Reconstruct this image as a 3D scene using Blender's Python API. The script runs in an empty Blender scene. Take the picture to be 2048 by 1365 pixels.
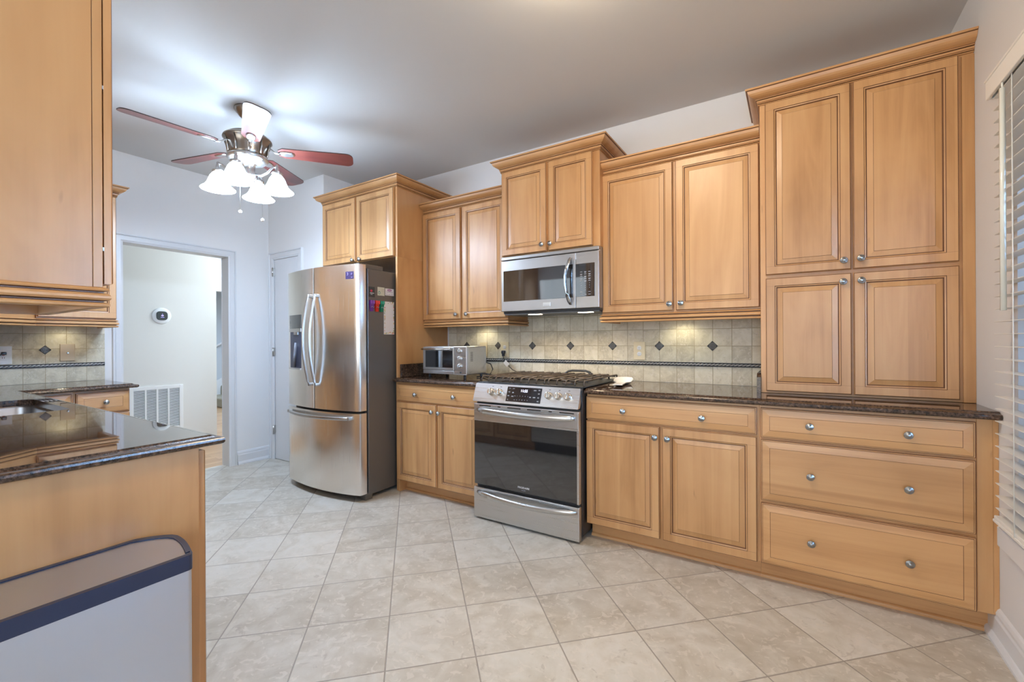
import bpy, bmesh, math, random
from mathutils import Matrix, Vector, noise
random.seed(7)
S = bpy.context.scene
C = S.collection
PI = math.pi

# ------------------------------------------------------------------ camera
TH, ROLL, FPX, V0, EYE = 0.5661, -0.0057, 887.30, 681.73, 1.2067
cam_d = bpy.data.cameras.new('camera')
cam = bpy.data.objects.new('camera', cam_d); C.objects.link(cam)
R_ = Vector((math.cos(TH), math.sin(TH), 0)); F_ = Vector((-math.sin(TH), math.cos(TH), 0)); U_ = Vector((0, 0, 1))
cx = math.cos(ROLL) * R_ + math.sin(ROLL) * U_
cy = -math.sin(ROLL) * R_ + math.cos(ROLL) * U_
cz = -F_
cam.matrix_world = Matrix(((cx.x, cy.x, cz.x, 0), (cx.y, cy.y, cz.y, 0), (cx.z, cy.z, cz.z, EYE), (0, 0, 0, 1)))
cam_d.sensor_width = 36.0
cam_d.lens = FPX / 2048 * 36
cam_d.shift_y = (V0 - 682.5) / 2048
cam_d.clip_start = 0.02
S.camera = cam

# ------------------------------------------------------------------ view + world
S.view_settings.view_transform = 'Standard'
S.view_settings.look = 'None'
S.view_settings.gamma = 1.0
S.view_settings.use_curve_mapping = False
S.view_settings.exposure = 0.30
S.cycles.use_denoising = True
S.cycles.max_bounces = 10
S.cycles.diffuse_bounces = 6
S.cycles.glossy_bounces = 5
S.cycles.sample_clamp_indirect = 6.0
S.cycles.caustics_reflective = False
S.cycles.caustics_refractive = False
W = bpy.data.worlds.new('sky'); S.world = W; W.use_nodes = True
nt = W.node_tree; nt.nodes.clear()
sky = nt.nodes.new('ShaderNodeTexSky'); sky.sky_type = 'HOSEK_WILKIE'; sky.turbidity = 3.0
sky.sun_direction = Vector((0.5, -0.4, 0.75)).normalized(); sky.ground_albedo = 0.4
bg = nt.nodes.new('ShaderNodeBackground'); bg.inputs[1].default_value = 5.0
ow = nt.nodes.new('ShaderNodeOutputWorld')
nt.links.new(sky.outputs[0], bg.inputs[0]); nt.links.new(bg.outputs[0], ow.inputs[0])

def area(name, loc, target, sx, sy, power, col):
    d = bpy.data.lights.new(name, 'AREA'); d.shape = 'RECTANGLE'; d.size = sx; d.size_y = sy
    d.energy = power; d.color = col
    o = bpy.data.objects.new(name, d); C.objects.link(o); o.location = loc
    o.rotation_euler = (Vector(target) - Vector(loc)).to_track_quat('-Z', 'Y').to_euler()
    return o
COOL = (0.56, 0.745, 1.0); WARM = (1.0, 0.80, 0.60); DAY = (0.93, 0.96, 1.0); NEUT = (1.0, 0.93, 0.84)
# daylight at the sink and blind windows, plus unseen area lights added as fill
area('fill_behind_camera', (-1.5, -3.42, 1.25), (-1.5, 3, 1.2), 3.2, 2.1, 58, NEUT)  # added fill from behind the camera, standing in for an assumed patio door
area('daylight_sink_window', (-2.555, 0.08, 1.58), (-2.555, 3, 1.2), 0.76, 0.9, 4, (0.75, 0.88, 1.0))
area('daylight_blind_window', (1.05, 1.55, 1.5), (-3, 1.0, 0.9), 1.5, 1.5, 150, (0.32, 0.56, 1.0))
area('fill_right_side', (0.62, -1.3, 1.4), (-3, 0.3, 0.9), 1.8, 1.5, 60, (0.40, 0.63, 1.0))  # added bluish fill from the right; no window opening in the wall here
area('fill_hall', (-5.3, 3.6, 2.6), (-5.6, 2.4, 0.8), 1.0, 1.0, 50, (0.82, 0.94, 1.0))  # area light added under the hall ceiling to brighten the hall
area('fill_stairs', (-7.8, 4.2, 2.6), (-8.2, 4.2, 0), 1.2, 1.2, 50, COOL)  # unseen area light under the ceiling by the stairs

# ------------------------------------------------------------------ materials
def new_mat(name):
    m = bpy.data.materials.new(name); m.use_nodes = True
    n = m.node_tree.nodes; l = m.node_tree.links
    return m, n, l, n['Principled BSDF']
def plain(name, col, rough=0.5, metal=0.0, coat=0.0, emit=None, es=0.0, spec=None, alpha=None, bump=0.0, bscale=200):
    m, n, l, b = new_mat(name)
    b.inputs['Base Color'].default_value = (*col, 1)
    b.inputs['Roughness'].default_value = rough
    b.inputs['Metallic'].default_value = metal
    b.inputs['Coat Weight'].default_value = coat
    if spec is not None: b.inputs['Specular IOR Level'].default_value = spec
    if emit: b.inputs['Emission Color'].default_value = (*emit, 1); b.inputs['Emission Strength'].default_value = es
    # faint procedural variation so that nothing is perfectly flat
    tc = n.new('ShaderNodeTexCoord'); nz = n.new('ShaderNodeTexNoise'); nz.inputs['Scale'].default_value = 6
    l.new(tc.outputs['Object'], nz.inputs['Vector'])
    mr = n.new('ShaderNodeMapRange'); mr.inputs['To Min'].default_value = max(0.02, rough - 0.03); mr.inputs['To Max'].default_value = rough + 0.03
    l.new(nz.outputs['Fac'], mr.inputs['Value']); l.new(mr.outputs[0], b.inputs['Roughness'])
    if bump:
        n2 = n.new('ShaderNodeTexNoise'); n2.inputs['Scale'].default_value = bscale
        l.new(tc.outputs['Object'], n2.inputs['Vector'])
        bp = n.new('ShaderNodeBump'); bp.inputs['Strength'].default_value = bump; bp.inputs['Distance'].default_value = 0.002
        l.new(n2.outputs['Fac'], bp.inputs['Height']); l.new(bp.outputs[0], b.inputs['Normal'])
    return m
def objcoord(n, l, sc, rnd=True):
    tc = n.new('ShaderNodeTexCoord'); mp = n.new('ShaderNodeMapping'); mp.inputs['Scale'].default_value = sc
    if rnd:
        oi = n.new('ShaderNodeObjectInfo'); ad = n.new('ShaderNodeVectorMath'); ad.operation = 'MULTIPLY_ADD'
        cb = n.new('ShaderNodeCombineXYZ')
        for k in range(3): l.new(oi.outputs['Random'], cb.inputs[k])
        ad.inputs[1].default_value = (7.3, 5.1, 9.7)
        l.new(cb.outputs[0], ad.inputs[0]); l.new(tc.outputs['Object'], ad.inputs[2]); l.new(ad.outputs[0], mp.inputs['Vector'])
    else: l.new(tc.outputs['Object'], mp.inputs['Vector'])
    return mp.outputs[0]
def wood(name, axis, c0, c1, c2, rough=0.38, coat=0.3, boards=True, grain=1.0):
    m, n, l, b = new_mat(name)
    def sc(across, along): return tuple(along if k == axis else across for k in range(3))
    v1 = objcoord(n, l, sc(9, 0.9)); v2 = objcoord(n, l, sc(150, 3.0)); v3 = objcoord(n, l, sc(2.2, 1.2))
    n1 = n.new('ShaderNodeTexNoise'); n1.inputs['Scale'].default_value = 1; n1.inputs['Detail'].default_value = 6; n1.inputs['Distortion'].default_value = 1.4
    n2 = n.new('ShaderNodeTexNoise'); n2.inputs['Scale'].default_value = 1; n2.inputs['Detail'].default_value = 3
    n3 = n.new('ShaderNodeTexNoise'); n3.inputs['Scale'].default_value = 1.5; n3.inputs['Detail'].default_value = 3; n3.inputs['Distortion'].default_value = 0.8
    l.new(v1, n1.inputs['Vector']); l.new(v2, n2.inputs['Vector']); l.new(v3, n3.inputs['Vector'])
    def mul(a, k):
        q = n.new('ShaderNodeMath'); q.operation = 'MULTIPLY'; q.inputs[1].default_value = k; l.new(a, q.inputs[0]); return q.outputs[0]
    def add(a, c):
        q = n.new('ShaderNodeMath'); q.operation = 'ADD'; l.new(a, q.inputs[0])
        if isinstance(c, float): q.inputs[1].default_value = c
        else: l.new(c, q.inputs[1])
        return q.outputs[0]
    f = add(add(mul(n1.outputs['Fac'], 0.55 * grain), mul(n2.outputs['Fac'], 0.09 * grain)), mul(n3.outputs['Fac'], 0.36 if boards else 0.62))
    if boards:  # glued-up boards of slightly different tone
        tcb = objcoord(n, l, (1, 1, 1)); sx = n.new('ShaderNodeSeparateXYZ'); l.new(tcb, sx.inputs[0])
        src = sx.outputs[2] if axis == 0 else sx.outputs[0]
        k = n.new('ShaderNodeMath'); k.operation = 'MULTIPLY'; k.inputs[1].default_value = 11.0; l.new(src, k.inputs[0])
        fl = n.new('ShaderNodeMath'); fl.operation = 'FLOOR'; l.new(k.outputs[0], fl.inputs[0])
        wn = n.new('ShaderNodeTexWhiteNoise'); wn.noise_dimensions = '1D'; l.new(fl.outputs[0], wn.inputs['W'])
        f = add(f, add(mul(wn.outputs['Value'], 0.12), -0.06))
    f = add(f, 0.5 - 0.5 * (0.55 * grain + 0.09 * grain + (0.36 if boards else 0.62)))
    cr = n.new('ShaderNodeValToRGB'); e = cr.color_ramp.elements
    e[0].position = 0.30; e[0].color = (*c0, 1); e[1].position = 0.72; e[1].color = (*c2, 1)
    mid = cr.color_ramp.elements.new(0.48); mid.color = (*c1, 1)
    l.new(f, cr.inputs[0])
    oi = n.new('ShaderNodeObjectInfo'); mr = n.new('ShaderNodeMapRange'); mr.inputs['To Min'].default_value = 0.94; mr.inputs['To Max'].default_value = 1.05
    l.new(oi.outputs['Random'], mr.inputs['Value'])
    vs = objcoord(n, l, sc(26, 5.0)); ns = n.new('ShaderNodeTexNoise'); ns.inputs['Scale'].default_value = 1; ns.inputs['Detail'].default_value = 2; l.new(vs, ns.inputs['Vector'])
    ms = n.new('ShaderNodeMapRange'); ms.inputs['From Min'].default_value = 0.735; ms.inputs['From Max'].default_value = 0.80; ms.inputs['To Max'].default_value = 0.45; l.new(ns.outputs['Fac'], ms.inputs['Value'])
    mk = n.new('ShaderNodeMix'); mk.data_type = 'RGBA'; l.new(ms.outputs[0], mk.inputs[0]); l.new(cr.outputs[0], mk.inputs[6]); mk.inputs[7].default_value = (c0[0] * .45, c0[1] * .42, c0[2] * .4, 1)
    mx = n.new('ShaderNodeVectorMath'); mx.operation = 'SCALE'; l.new(mk.outputs[2], mx.inputs[0]); l.new(mr.outputs[0], mx.inputs['Scale'])
    l.new(mx.outputs[0], b.inputs['Base Color'])
    b.inputs['Roughness'].default_value = rough; b.inputs['Coat Weight'].default_value = coat; b.inputs['Coat Roughness'].default_value = 0.33
    bp = n.new('ShaderNodeBump'); bp.inputs['Strength'].default_value = 0.05; bp.inputs['Distance'].default_value = 0.001
    l.new(n2.outputs['Fac'], bp.inputs['Height']); l.new(bp.outputs[0], b.inputs['Normal'])
    return m
MC = ((0.42, 0.205, 0.072), (0.565, 0.302, 0.122), (0.66, 0.385, 0.17))
WOODV = wood('maple_vertical', 2, *MC)
WOODH = wood('maple_horizontal', 0, *MC)
WOODP = wood('maple_panel', 2, *MC, boards=False, grain=0.5)
WOODT = wood('maple_trim', 0, *MC, boards=False, grain=0.6)
GLAZE = plain('antique_glaze', (0.17, 0.072, 0.030), 0.45)
STEEL = None
def steel(name, col, rough, axis=2, streak=0.08):
    m, n, l, b = new_mat(name)
    b.inputs['Base Color'].default_value = (*col, 1); b.inputs['Metallic'].default_value = 1.0
    v = objcoord(n, l, tuple(2.0 if k == axis else 260.0 for k in range(3)))
    nz = n.new('ShaderNodeTexNoise'); nz.inputs['Scale'].default_value = 1; nz.inputs['Detail'].default_value = 2
    l.new(v, nz.inputs['Vector'])
    mr = n.new('ShaderNodeMapRange'); mr.inputs['To Min'].default_value = rough - streak; mr.inputs['To Max'].default_value = rough + streak
    l.new(nz.outputs['Fac'], mr.inputs['Value']); l.new(mr.outputs[0], b.inputs['Roughness'])
    b.inputs['Anisotropic'].default_value = 0.0
    return m
STEELX = steel('brushed_steel_horizontal', (0.62, 0.61, 0.60), 0.30, 0)
STEELZ = steel('brushed_steel_vertical', (0.88, 0.84, 0.79), 0.24, 2)
CHROME = plain('satin_nickel', (0.56, 0.55, 0.53), 0.28, 1.0)
PEWTER = plain('pewter_knob', (0.36, 0.37, 0.37), 0.3, 1.0)
BLACKGLASS = plain('black_glass', (0.012, 0.012, 0.013), 0.04, 0.0, coat=1.0, spec=0.9)
BLACKPL = plain('black_plastic', (0.018, 0.018, 0.02), 0.4)
IRON = plain('cast_iron', (0.075, 0.055, 0.042), 0.40, bump=0.3, bscale=300)
FRSIDE = plain('grey_appliance_paint', (0.15, 0.135, 0.12), 0.35, 0.35)
WHITEPL = plain('white_plastic', (0.78, 0.80, 0.82), 0.35)
IVORY = plain('ivory_plastic', (0.70, 0.61, 0.42), 0.35)
TRIMW = plain('white_trim_paint', (0.72, 0.735, 0.755), 0.35)
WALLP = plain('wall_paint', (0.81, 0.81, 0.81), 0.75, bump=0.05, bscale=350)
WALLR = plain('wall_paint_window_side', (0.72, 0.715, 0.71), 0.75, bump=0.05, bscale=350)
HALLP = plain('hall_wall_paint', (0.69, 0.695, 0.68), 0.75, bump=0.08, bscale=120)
CEIL = plain("ceiling_paint", (0.66, 0.65, 0.63), 0.9)
PAPER = plain('paper', (0.75, 0.74, 0.72), 0.7)
WHITEINK = plain('white_ink', (0.8, 0.8, 0.8), 0.5)
DARKGAP = plain('dark_gap', (0.02, 0.015, 0.012), 0.7)
SHADE = plain('lit_frosted_glass', (0.9, 0.93, 1.0), 0.4, emit=(0.58, 0.76, 1.0), es=36.0)

def granite(name, rough):
    m, n, l, b = new_mat(name)
    tc = n.new('ShaderNodeTexCoord')
    n1 = n.new('ShaderNodeTexNoise'); n1.inputs['Scale'].default_value = 90; n1.inputs['Detail'].default_value = 5; n1.inputs['Roughness'].default_value = 0.7
    n2 = n.new('ShaderNodeTexVoronoi'); n2.inputs['Scale'].default_value = 160
    n3 = n.new('ShaderNodeTexNoise'); n3.inputs['Scale'].default_value = 18; n3.inputs['Detail'].default_value = 4; n3.inputs['Distortion'].default_value = 1.0
    for q in (n1, n2, n3): l.new(tc.outputs['Object'], q.inputs['Vector'])
    cr = n.new('ShaderNodeValToRGB'); e = cr.color_ramp.elements
    e[0].position = 0.38; e[0].color = (0.018, 0.012, 0.010, 1); e[1].position = 0.68; e[1].color = (0.20, 0.125, 0.085, 1)
    q = e.new(0.5); q.color = (0.085, 0.050, 0.034, 1)
    l.new(n1.outputs['Fac'], cr.inputs[0])
    c2 = n.new('ShaderNodeValToRGB'); c2.color_ramp.elements[0].position = 0.0; c2.color_ramp.elements[0].color = (0.20, 0.17, 0.15, 1)
    c2.color_ramp.elements[1].position = 0.22; c2.color_ramp.elements[1].color = (0, 0, 0, 1)
    l.new(n2.outputs['Distance'], c2.inputs[0])
    ad = n.new('ShaderNodeMix'); ad.data_type = 'RGBA'; ad.blend_type = 'ADD'; ad.inputs[0].default_value = 0.5
    l.new(cr.outputs[0], ad.inputs[6]); l.new(c2.outputs[0], ad.inputs[7])
    mm = n.new('ShaderNodeMix'); mm.data_type = 'RGBA'; mm.blend_type = 'MULTIPLY'; mm.inputs[0].default_value = 0.6
    c3 = n.new('ShaderNodeValToRGB'); c3.color_ramp.elements[0].position = 0.35; c3.color_ramp.elements[0].color = (0.35, 0.35, 0.35, 1)
    c3.color_ramp.elements[1].position = 0.65; c3.color_ramp.elements[1].color = (1, 1, 1, 1)
    l.new(n3.outputs['Fac'], c3.inputs[0]); l.new(ad.outputs[2], mm.inputs[6]); l.new(c3.outputs[0], mm.inputs[7])
    l.new(mm.outputs[2], b.inputs['Base Color'])
    b.inputs['Roughness'].default_value = rough; b.inputs['Specular IOR Level'].default_value = 1.0 if rough < .2 else 0.4; b.inputs['IOR'].default_value = 1.6
    return m
GRANITE = granite('brown_granite', 0.022)
GRANITE2 = granite('brown_granite_edge', 0.20)

class NG:  # tiny math-node helper
    def __init__(s, n, l): s.n, s.l = n, l
    def m(s, op, a, b=0.0, c=None):
        q = s.n.new('ShaderNodeMath'); q.operation = op
        for k, x in enumerate((a, b, c)):
            if x is None: continue
            if isinstance(x, (int, float)): q.inputs[k].default_value = x
            else: s.l.new(x, q.inputs[k])
        return q.outputs[0]
def stone_tile(name, floor):
    m, n, l, b = new_mat(name); g = NG(n, l)
    tc = n.new('ShaderNodeTexCoord'); sp = n.new('ShaderNodeSeparateXYZ'); l.new(tc.outputs['Object'], sp.inputs[0])
    X, Y, Z = sp.outputs
    if floor == 'floor':
        s = 1 / math.sqrt(2); pit = 0.3345; gw = 0.0048
        p = g.m('ADD', g.m('MULTIPLY', X, s), g.m('MULTIPLY', Y, s)); q = g.m('SUBTRACT', g.m('MULTIPLY', X, s), g.m('MULTIPLY', Y, s))
        a = g.m('DIVIDE', g.m('ADD', p, 0.107), pit); c = g.m('DIVIDE', g.m('ADD', q, 2.0195), pit)
    else:
        pit = 0.1124; gw = 0.0035
        a = g.m('DIVIDE', g.m('ADD', X if floor == 'main' else Y, 1.1195 if floor == 'main' else -0.907), pit)
        zz = g.m('MAXIMUM', Z, 1.065)
        c = g.m('DIVIDE', g.m('ADD', zz, -1.1645), pit)
    def edge(t):
        fr = g.m('FRACT', t); return g.m('MINIMUM', fr, g.m('SUBTRACT', 1.0, fr))
    d = g.m('MULTIPLY', g.m('MINIMUM', edge(a), edge(c)), pit)
    mask = g.m('SMOOTH_MIN', 1.0, 1.0, 0.0) if False else None
    mr = n.new('ShaderNodeMapRange'); mr.interpolation_type = 'SMOOTHSTEP'
    mr.inputs['From Min'].default_value = gw * 0.28; mr.inputs['From Max'].default_value = gw * 0.75; l.new(d, mr.inputs['Value'])
    cid = n.new('ShaderNodeCombineXYZ'); l.new(g.m('FLOOR', a), cid.inputs[0]); l.new(g.m('FLOOR', c), cid.inputs[1])
    wn = n.new('ShaderNodeTexWhiteNoise'); wn.noise_dimensions = '3D'; l.new(cid.outputs[0], wn.inputs['Vector'])
    # stone veining, shifted per tile
    sh = n.new('ShaderNodeVectorMath'); sh.operation = 'MULTIPLY_ADD'; l.new(wn.outputs['Color'], sh.inputs[0]); sh.inputs[1].default_value = (4, 4, 4); l.new(tc.outputs['Object'], sh.inputs[2])
    def nz(scale, det, dist, rough=0.5):
        q = n.new('ShaderNodeTexNoise'); q.inputs['Scale'].default_value = scale; q.inputs['Detail'].default_value = det; q.inputs['Distortion'].default_value = dist
        q.inputs['Roughness'].default_value = rough; l.new(sh.outputs[0], q.inputs['Vector']); return q.outputs['Fac']
    k = 1.0 if floor == 'floor' else 2.2
    A = nz(5.0 * k, 6, 1.2, 0.6); B = nz(16 * k, 5, 0.6, 0.55)
    cr = n.new('ShaderNodeValToRGB'); e = cr.color_ramp.elements
    if floor == 'floor':
        cols = [(0.30, (0.46, 0.41, 0.33)), (0.45, (0.555, 0.51, 0.43)), (0.58, (0.63, 0.595, 0.52)), (0.75, (0.69, 0.665, 0.61))]
    else:
        cols = [(0.30, (0.48, 0.43, 0.32)), (0.45, (0.60, 0.55, 0.42)), (0.60, (0.68, 0.63, 0.50)), (0.78, (0.74, 0.70, 0.58))]
    e[0].position, e[0].color = cols[0][0], (*cols[0][1], 1); e[1].position, e[1].color = cols[-1][0], (*cols[-1][1], 1)
    for ps, cc in cols[1:-1]: z_ = e.new(ps); z_.color = (*cc, 1)
    tot = g.m('ADD', g.m('MULTIPLY', A, 0.75), g.m('MULTIPLY', B, 0.25))
    tot = g.m('ADD', tot, g.m('MULTIPLY', g.m('SUBTRACT', wn.outputs['Value'], 0.5), 0.20 if floor == 'floor' else 0.30))
    l.new(tot, cr.inputs[0])
    # small light fossil-like flecks
    fk = n.new('ShaderNodeMapRange'); fk.inputs['From Min'].default_value = 0.575; fk.inputs['From Max'].default_value = 0.62
    l.new(nz(22 * k, 3, 1.5), fk.inputs['Value'])
    mf = n.new('ShaderNodeMix'); mf.data_type = 'RGBA'; l.new(g.m('MULTIPLY', fk.outputs[0], 0.55), mf.inputs[0]); l.new(cr.outputs[0], mf.inputs[6]); mf.inputs[7].default_value = (0.70, 0.65, 0.57, 1)
    dk = n.new('ShaderNodeMapRange'); dk.inputs['From Min'].default_value = 0.40; dk.inputs['From Max'].default_value = 0.33
    l.new(nz(13 * k, 5, 1.8, 0.65), dk.inputs['Value'])
    md = n.new('ShaderNodeMix'); md.data_type = 'RGBA'; l.new(g.m('MULTIPLY', dk.outputs[0], 0.42), md.inputs[0]); l.new(mf.outputs[2], md.inputs[6]); md.inputs[7].default_value = (0.36, 0.31, 0.26, 1)
    mg = n.new('ShaderNodeMix'); mg.data_type = 'RGBA'; l.new(mr.outputs[0], mg.inputs[0])
    mg.inputs[6].default_value = (0.32, 0.285, 0.24, 1) if floor == 'floor' else (0.40, 0.335, 0.215, 1)
    l.new(md.outputs[2], mg.inputs[7]); l.new(mg.outputs[2], b.inputs['Base Color'])
    bp = n.new('ShaderNodeBump'); bp.inputs['Strength'].default_value = 0.5; bp.inputs['Distance'].default_value = 0.002
    l.new(mr.outputs[0], bp.inputs['Height']); l.new(bp.outputs[0], b.inputs['Normal'])
    b.inputs['Roughness'].default_value = 0.42 if floor == 'floor' else 0.5
    return m
FLOORT = stone_tile('floor_travertine', 'floor')
SPLASHM = stone_tile('wall_travertine', 'main')
SPLASHL = stone_tile('wall_travertine_sink', 'left')
def planks():
    m, n, l, b = new_mat('hall_wood_floor')
    tc = n.new('ShaderNodeTexCoord'); mp = n.new('ShaderNodeMapping'); mp.inputs['Rotation'].default_value = (0, 0, math.radians(90))
    l.new(tc.outputs['Object'], mp.inputs[0])
    br = n.new('ShaderNodeTexBrick'); br.inputs['Scale'].default_value = 1; br.inputs['Brick Width'].default_value = 0.9; br.inputs['Row Height'].default_value = 0.08
    br.inputs['Mortar Size'].default_value = 0.0015; br.inputs['Color1'].default_value = (0.42, 0.24, 0.12, 1); br.inputs['Color2'].default_value = (0.56, 0.37, 0.21, 1); br.inputs['Mortar'].default_value = (0.12, 0.06, 0.03, 1)
    l.new(mp.outputs[0], br.inputs['Vector']); l.new(br.outputs['Color'], b.inputs['Base Color']); b.inputs['Roughness'].default_value = 0.3
    return m
PLANKS = planks()
CHERRY = wood('cherry_blade', 0, (0.05, 0.010, 0.008), (0.14, 0.026, 0.020), (0.24, 0.06, 0.04), rough=0.3, boards=False, grain=1.5)

# ------------------------------------------------------------------ mesh helpers
def box(bm, x0, x1, y0, y1, z0, z1, bev=0.0, mi=0, seg=2):
    r = bmesh.ops.create_cube(bm, size=1.0); vs = r['verts']
    for v in vs:
        v.co = Vector((x0 + (v.co.x + .5) * (x1 - x0), y0 + (v.co.y + .5) * (y1 - y0), z0 + (v.co.z + .5) * (z1 - z0)))
    fs = list({f for v in vs for f in v.link_faces})
    for f in fs: f.material_index = mi
    if bev:
        es = list({e for v in vs for e in v.link_edges})
        bmesh.ops.bevel(bm, geom=es, offset=bev, segments=seg, affect='EDGES', profile=0.5)
def bb(*a, **k):
    bm = bmesh.new(); box(bm, *a, **k); return bm
def lathe(bm, prof, cen=(0, 0, 0), axis='z', seg=32, mi=0, cap=True):
    """prof: list of (radius, height)"""
    rings = []
    for r, h in prof:
        ring = []
        for k in range(seg):
            a = 2 * PI * k / seg
            c, s = r * math.cos(a), r * math.sin(a)
            p = {'z': (c, s, h), '-y': (c, -h, s), 'y': (c, h, -s), 'x': (h, c, s), '-x': (-h, c, -s)}[axis]
            ring.append(bm.verts.new((cen[0] + p[0], cen[1] + p[1], cen[2] + p[2])))
        rings.append(ring)
    for a, c in zip(rings, rings[1:]):
        for k in range(seg):
            try:
                f = bm.faces.new((a[k], a[(k + 1) % seg], c[(k + 1) % seg], c[k])); f.smooth = True; f.material_index = mi
            except ValueError: pass
    if cap:
        for rr in (rings[0], rings[-1]):
            try: f = bm.faces.new(rr); f.material_index = mi
            except ValueError: pass
def tube(bm, pts, r, seg=10, mi=0, flat=None, up=(0, 0, 1)):
    """tube along points; flat=(rx,ry) gives an elliptical section"""
    pts = [Vector(p) for p in pts]; rings = []
    n = len(pts)
    for i, p in enumerate(pts):
        t = (pts[min(i + 1, n - 1)] - pts[max(i - 1, 0)]).normalized()
        u = Vector(up)
        if abs(t.dot(u)) > 0.95: u = Vector((1, 0, 0))
        a = t.cross(u).normalized(); c = a.cross(t).normalized()
        rr = r[i] if isinstance(r, (list, tuple)) else r
        ra, rb = (rr * flat[0], rr * flat[1]) if flat else (rr, rr)
        rings.append([bm.verts.new(p + a * (ra * math.cos(2 * PI * k / seg)) + c * (rb * math.sin(2 * PI * k / seg))) for k in range(seg)])
    for a, c in zip(rings, rings[1:]):
        for k in range(seg):
            f = bm.faces.new((a[k], a[(k + 1) % seg], c[(k + 1) % seg], c[k])); f.smooth = True; f.material_index = mi
    for rr in (rings[0], rings[-1]):
        f = bm.faces.new(rr); f.material_index = mi
def sweep(bm, path, prof, closed=False, mi=0, cap=True, smooth=False, mats=None, tf=None):
    """sweep a closed profile [(out, z)] along a 2D path with mitred corners; 'out' is to the right of travel"""
    n = len(path); rings = []
    P = [Vector((p[0], p[1])) for p in path]
    for i in range(n):
        if closed: a, c = P[(i - 1) % n], P[(i + 1) % n]
        else: a, c = (P[i - 1] if i > 0 else None), (P[i + 1] if i < n - 1 else None)
        def nr(p, q): d = (q - p).normalized(); return Vector((d.y, -d.x))
        if a is None: nm, k = nr(P[i], c), 1.0
        elif c is None: nm, k = nr(a, P[i]), 1.0
        else:
            n1, n2 = nr(a, P[i]), nr(P[i], c); nm = (n1 + n2).normalized(); k = 1 / max(0.2, nm.dot(n1))
        ring = []
        for o, z in prof:
            q = P[i] + nm * (o * k); co = (q.x, q.y, z)
            if tf: co = tf(*co)
            ring.append(bm.verts.new(co))
        rings.append(ring)
    m = len(prof); pairs = list(zip(rings, rings[1:])) + ([(rings[-1], rings[0])] if closed else [])
    for a, c in pairs:
        for k in range(m):
            f = bm.faces.new((a[k], c[k], c[(k + 1) % m], a[(k + 1) % m])); f.material_index = mats[k] if mats else mi; f.smooth = smooth
    if not closed and cap:
        bm.faces.new(rings[0][::-1]).material_index = mi; bm.faces.new(rings[-1]).material_index = mi
def panel(bm, x0, x1, z0, z1, rings, back=0.0, y=0.0, sgn=-1):
    """raised-panel slab facing -y: rings = [(inset, out, mat index of the band that follows)]"""
    L = []
    for ins, out, _ in rings:
        yy = y + sgn * out
        L.append([bm.verts.new(c) for c in ((x0 + ins, yy, z0 + ins), (x1 - ins, yy, z0 + ins), (x1 - ins, yy, z1 - ins), (x0 + ins, yy, z1 - ins))])
    for a, c, rg in zip(L, L[1:], rings):
        for k in range(4):
            f = bm.faces.new((a[k], a[(k + 1) % 4], c[(k + 1) % 4], c[k])); f.material_index = rg[2]
    f = bm.faces.new(L[-1]); f.material_index = rings[-1][2]
    f = bm.faces.new(L[0][::-1]); f.material_index = 0
def finish(bm):
    bmesh.ops.recalc_face_normals(bm, faces=bm.faces[:])
def obj(name, bm, mats, parent=None, loc=None, rot=None, label=None, smooth=None):
    finish(bm)
    me = bpy.data.meshes.new(name); bm.to_mesh(me); bm.free()
    for m in (mats if isinstance(mats, (list, tuple)) else [mats]): me.materials.append(m)
    o = bpy.data.objects.new(name, me); C.objects.link(o)
    if parent: o.parent = parent
    if loc: o.location = loc
    if rot: o.rotation_euler = rot
    if label: o['label'] = label
    if smooth: me.shade_smooth()
    return o
def tag(o, label, cat, group=None):
    o['label'] = label; o['category'] = cat
    if group: o['group'] = group
    return o
def thing(name, label, cat, loc=(0, 0, 0), rz=0.0, group=None, rx=0.0, ry=0.0):
    o = bpy.data.objects.new(name, None); C.objects.link(o); o.location = loc; o.rotation_euler = (rx, ry, rz); o.empty_display_size = 0.1
    return tag(o, label, cat, group)
def struct(name, bm, mat, parent=None, label=None):
    o = obj(name, bm, mat, parent); o['kind'] = 'structure'
    if label: o['label'] = label
    return o
def copy_tree(o, parent=None):
    c = o.copy(); C.objects.link(c); c.parent = parent if parent else o.parent
    for ch in list(o.children): copy_tree(ch, c)
    return c
def text_mesh(name, s, size, mat, parent, loc, rot, ext=0.0003, align='CENTER'):
    cu = bpy.data.curves.new(name, 'FONT'); cu.body = s; cu.size = size; cu.extrude = ext; cu.align_x = align; cu.align_y = 'CENTER'; cu.resolution_u = 3
    t = bpy.data.objects.new('tmp', cu); C.objects.link(t)
    dg = bpy.context.evaluated_depsgraph_get(); me = bpy.data.meshes.new_from_object(t.evaluated_get(dg)); bpy.data.objects.remove(t)
    me.materials.clear(); me.materials.append(mat)
    o = bpy.data.objects.new(name, me); C.objects.link(o); o.parent = parent; o.location = loc; o.rotation_euler = rot
    return o
def disc_points(n, r): return [(r * math.cos(2 * PI * k / n), r * math.sin(2 * PI * k / n)) for k in range(n)]
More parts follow.
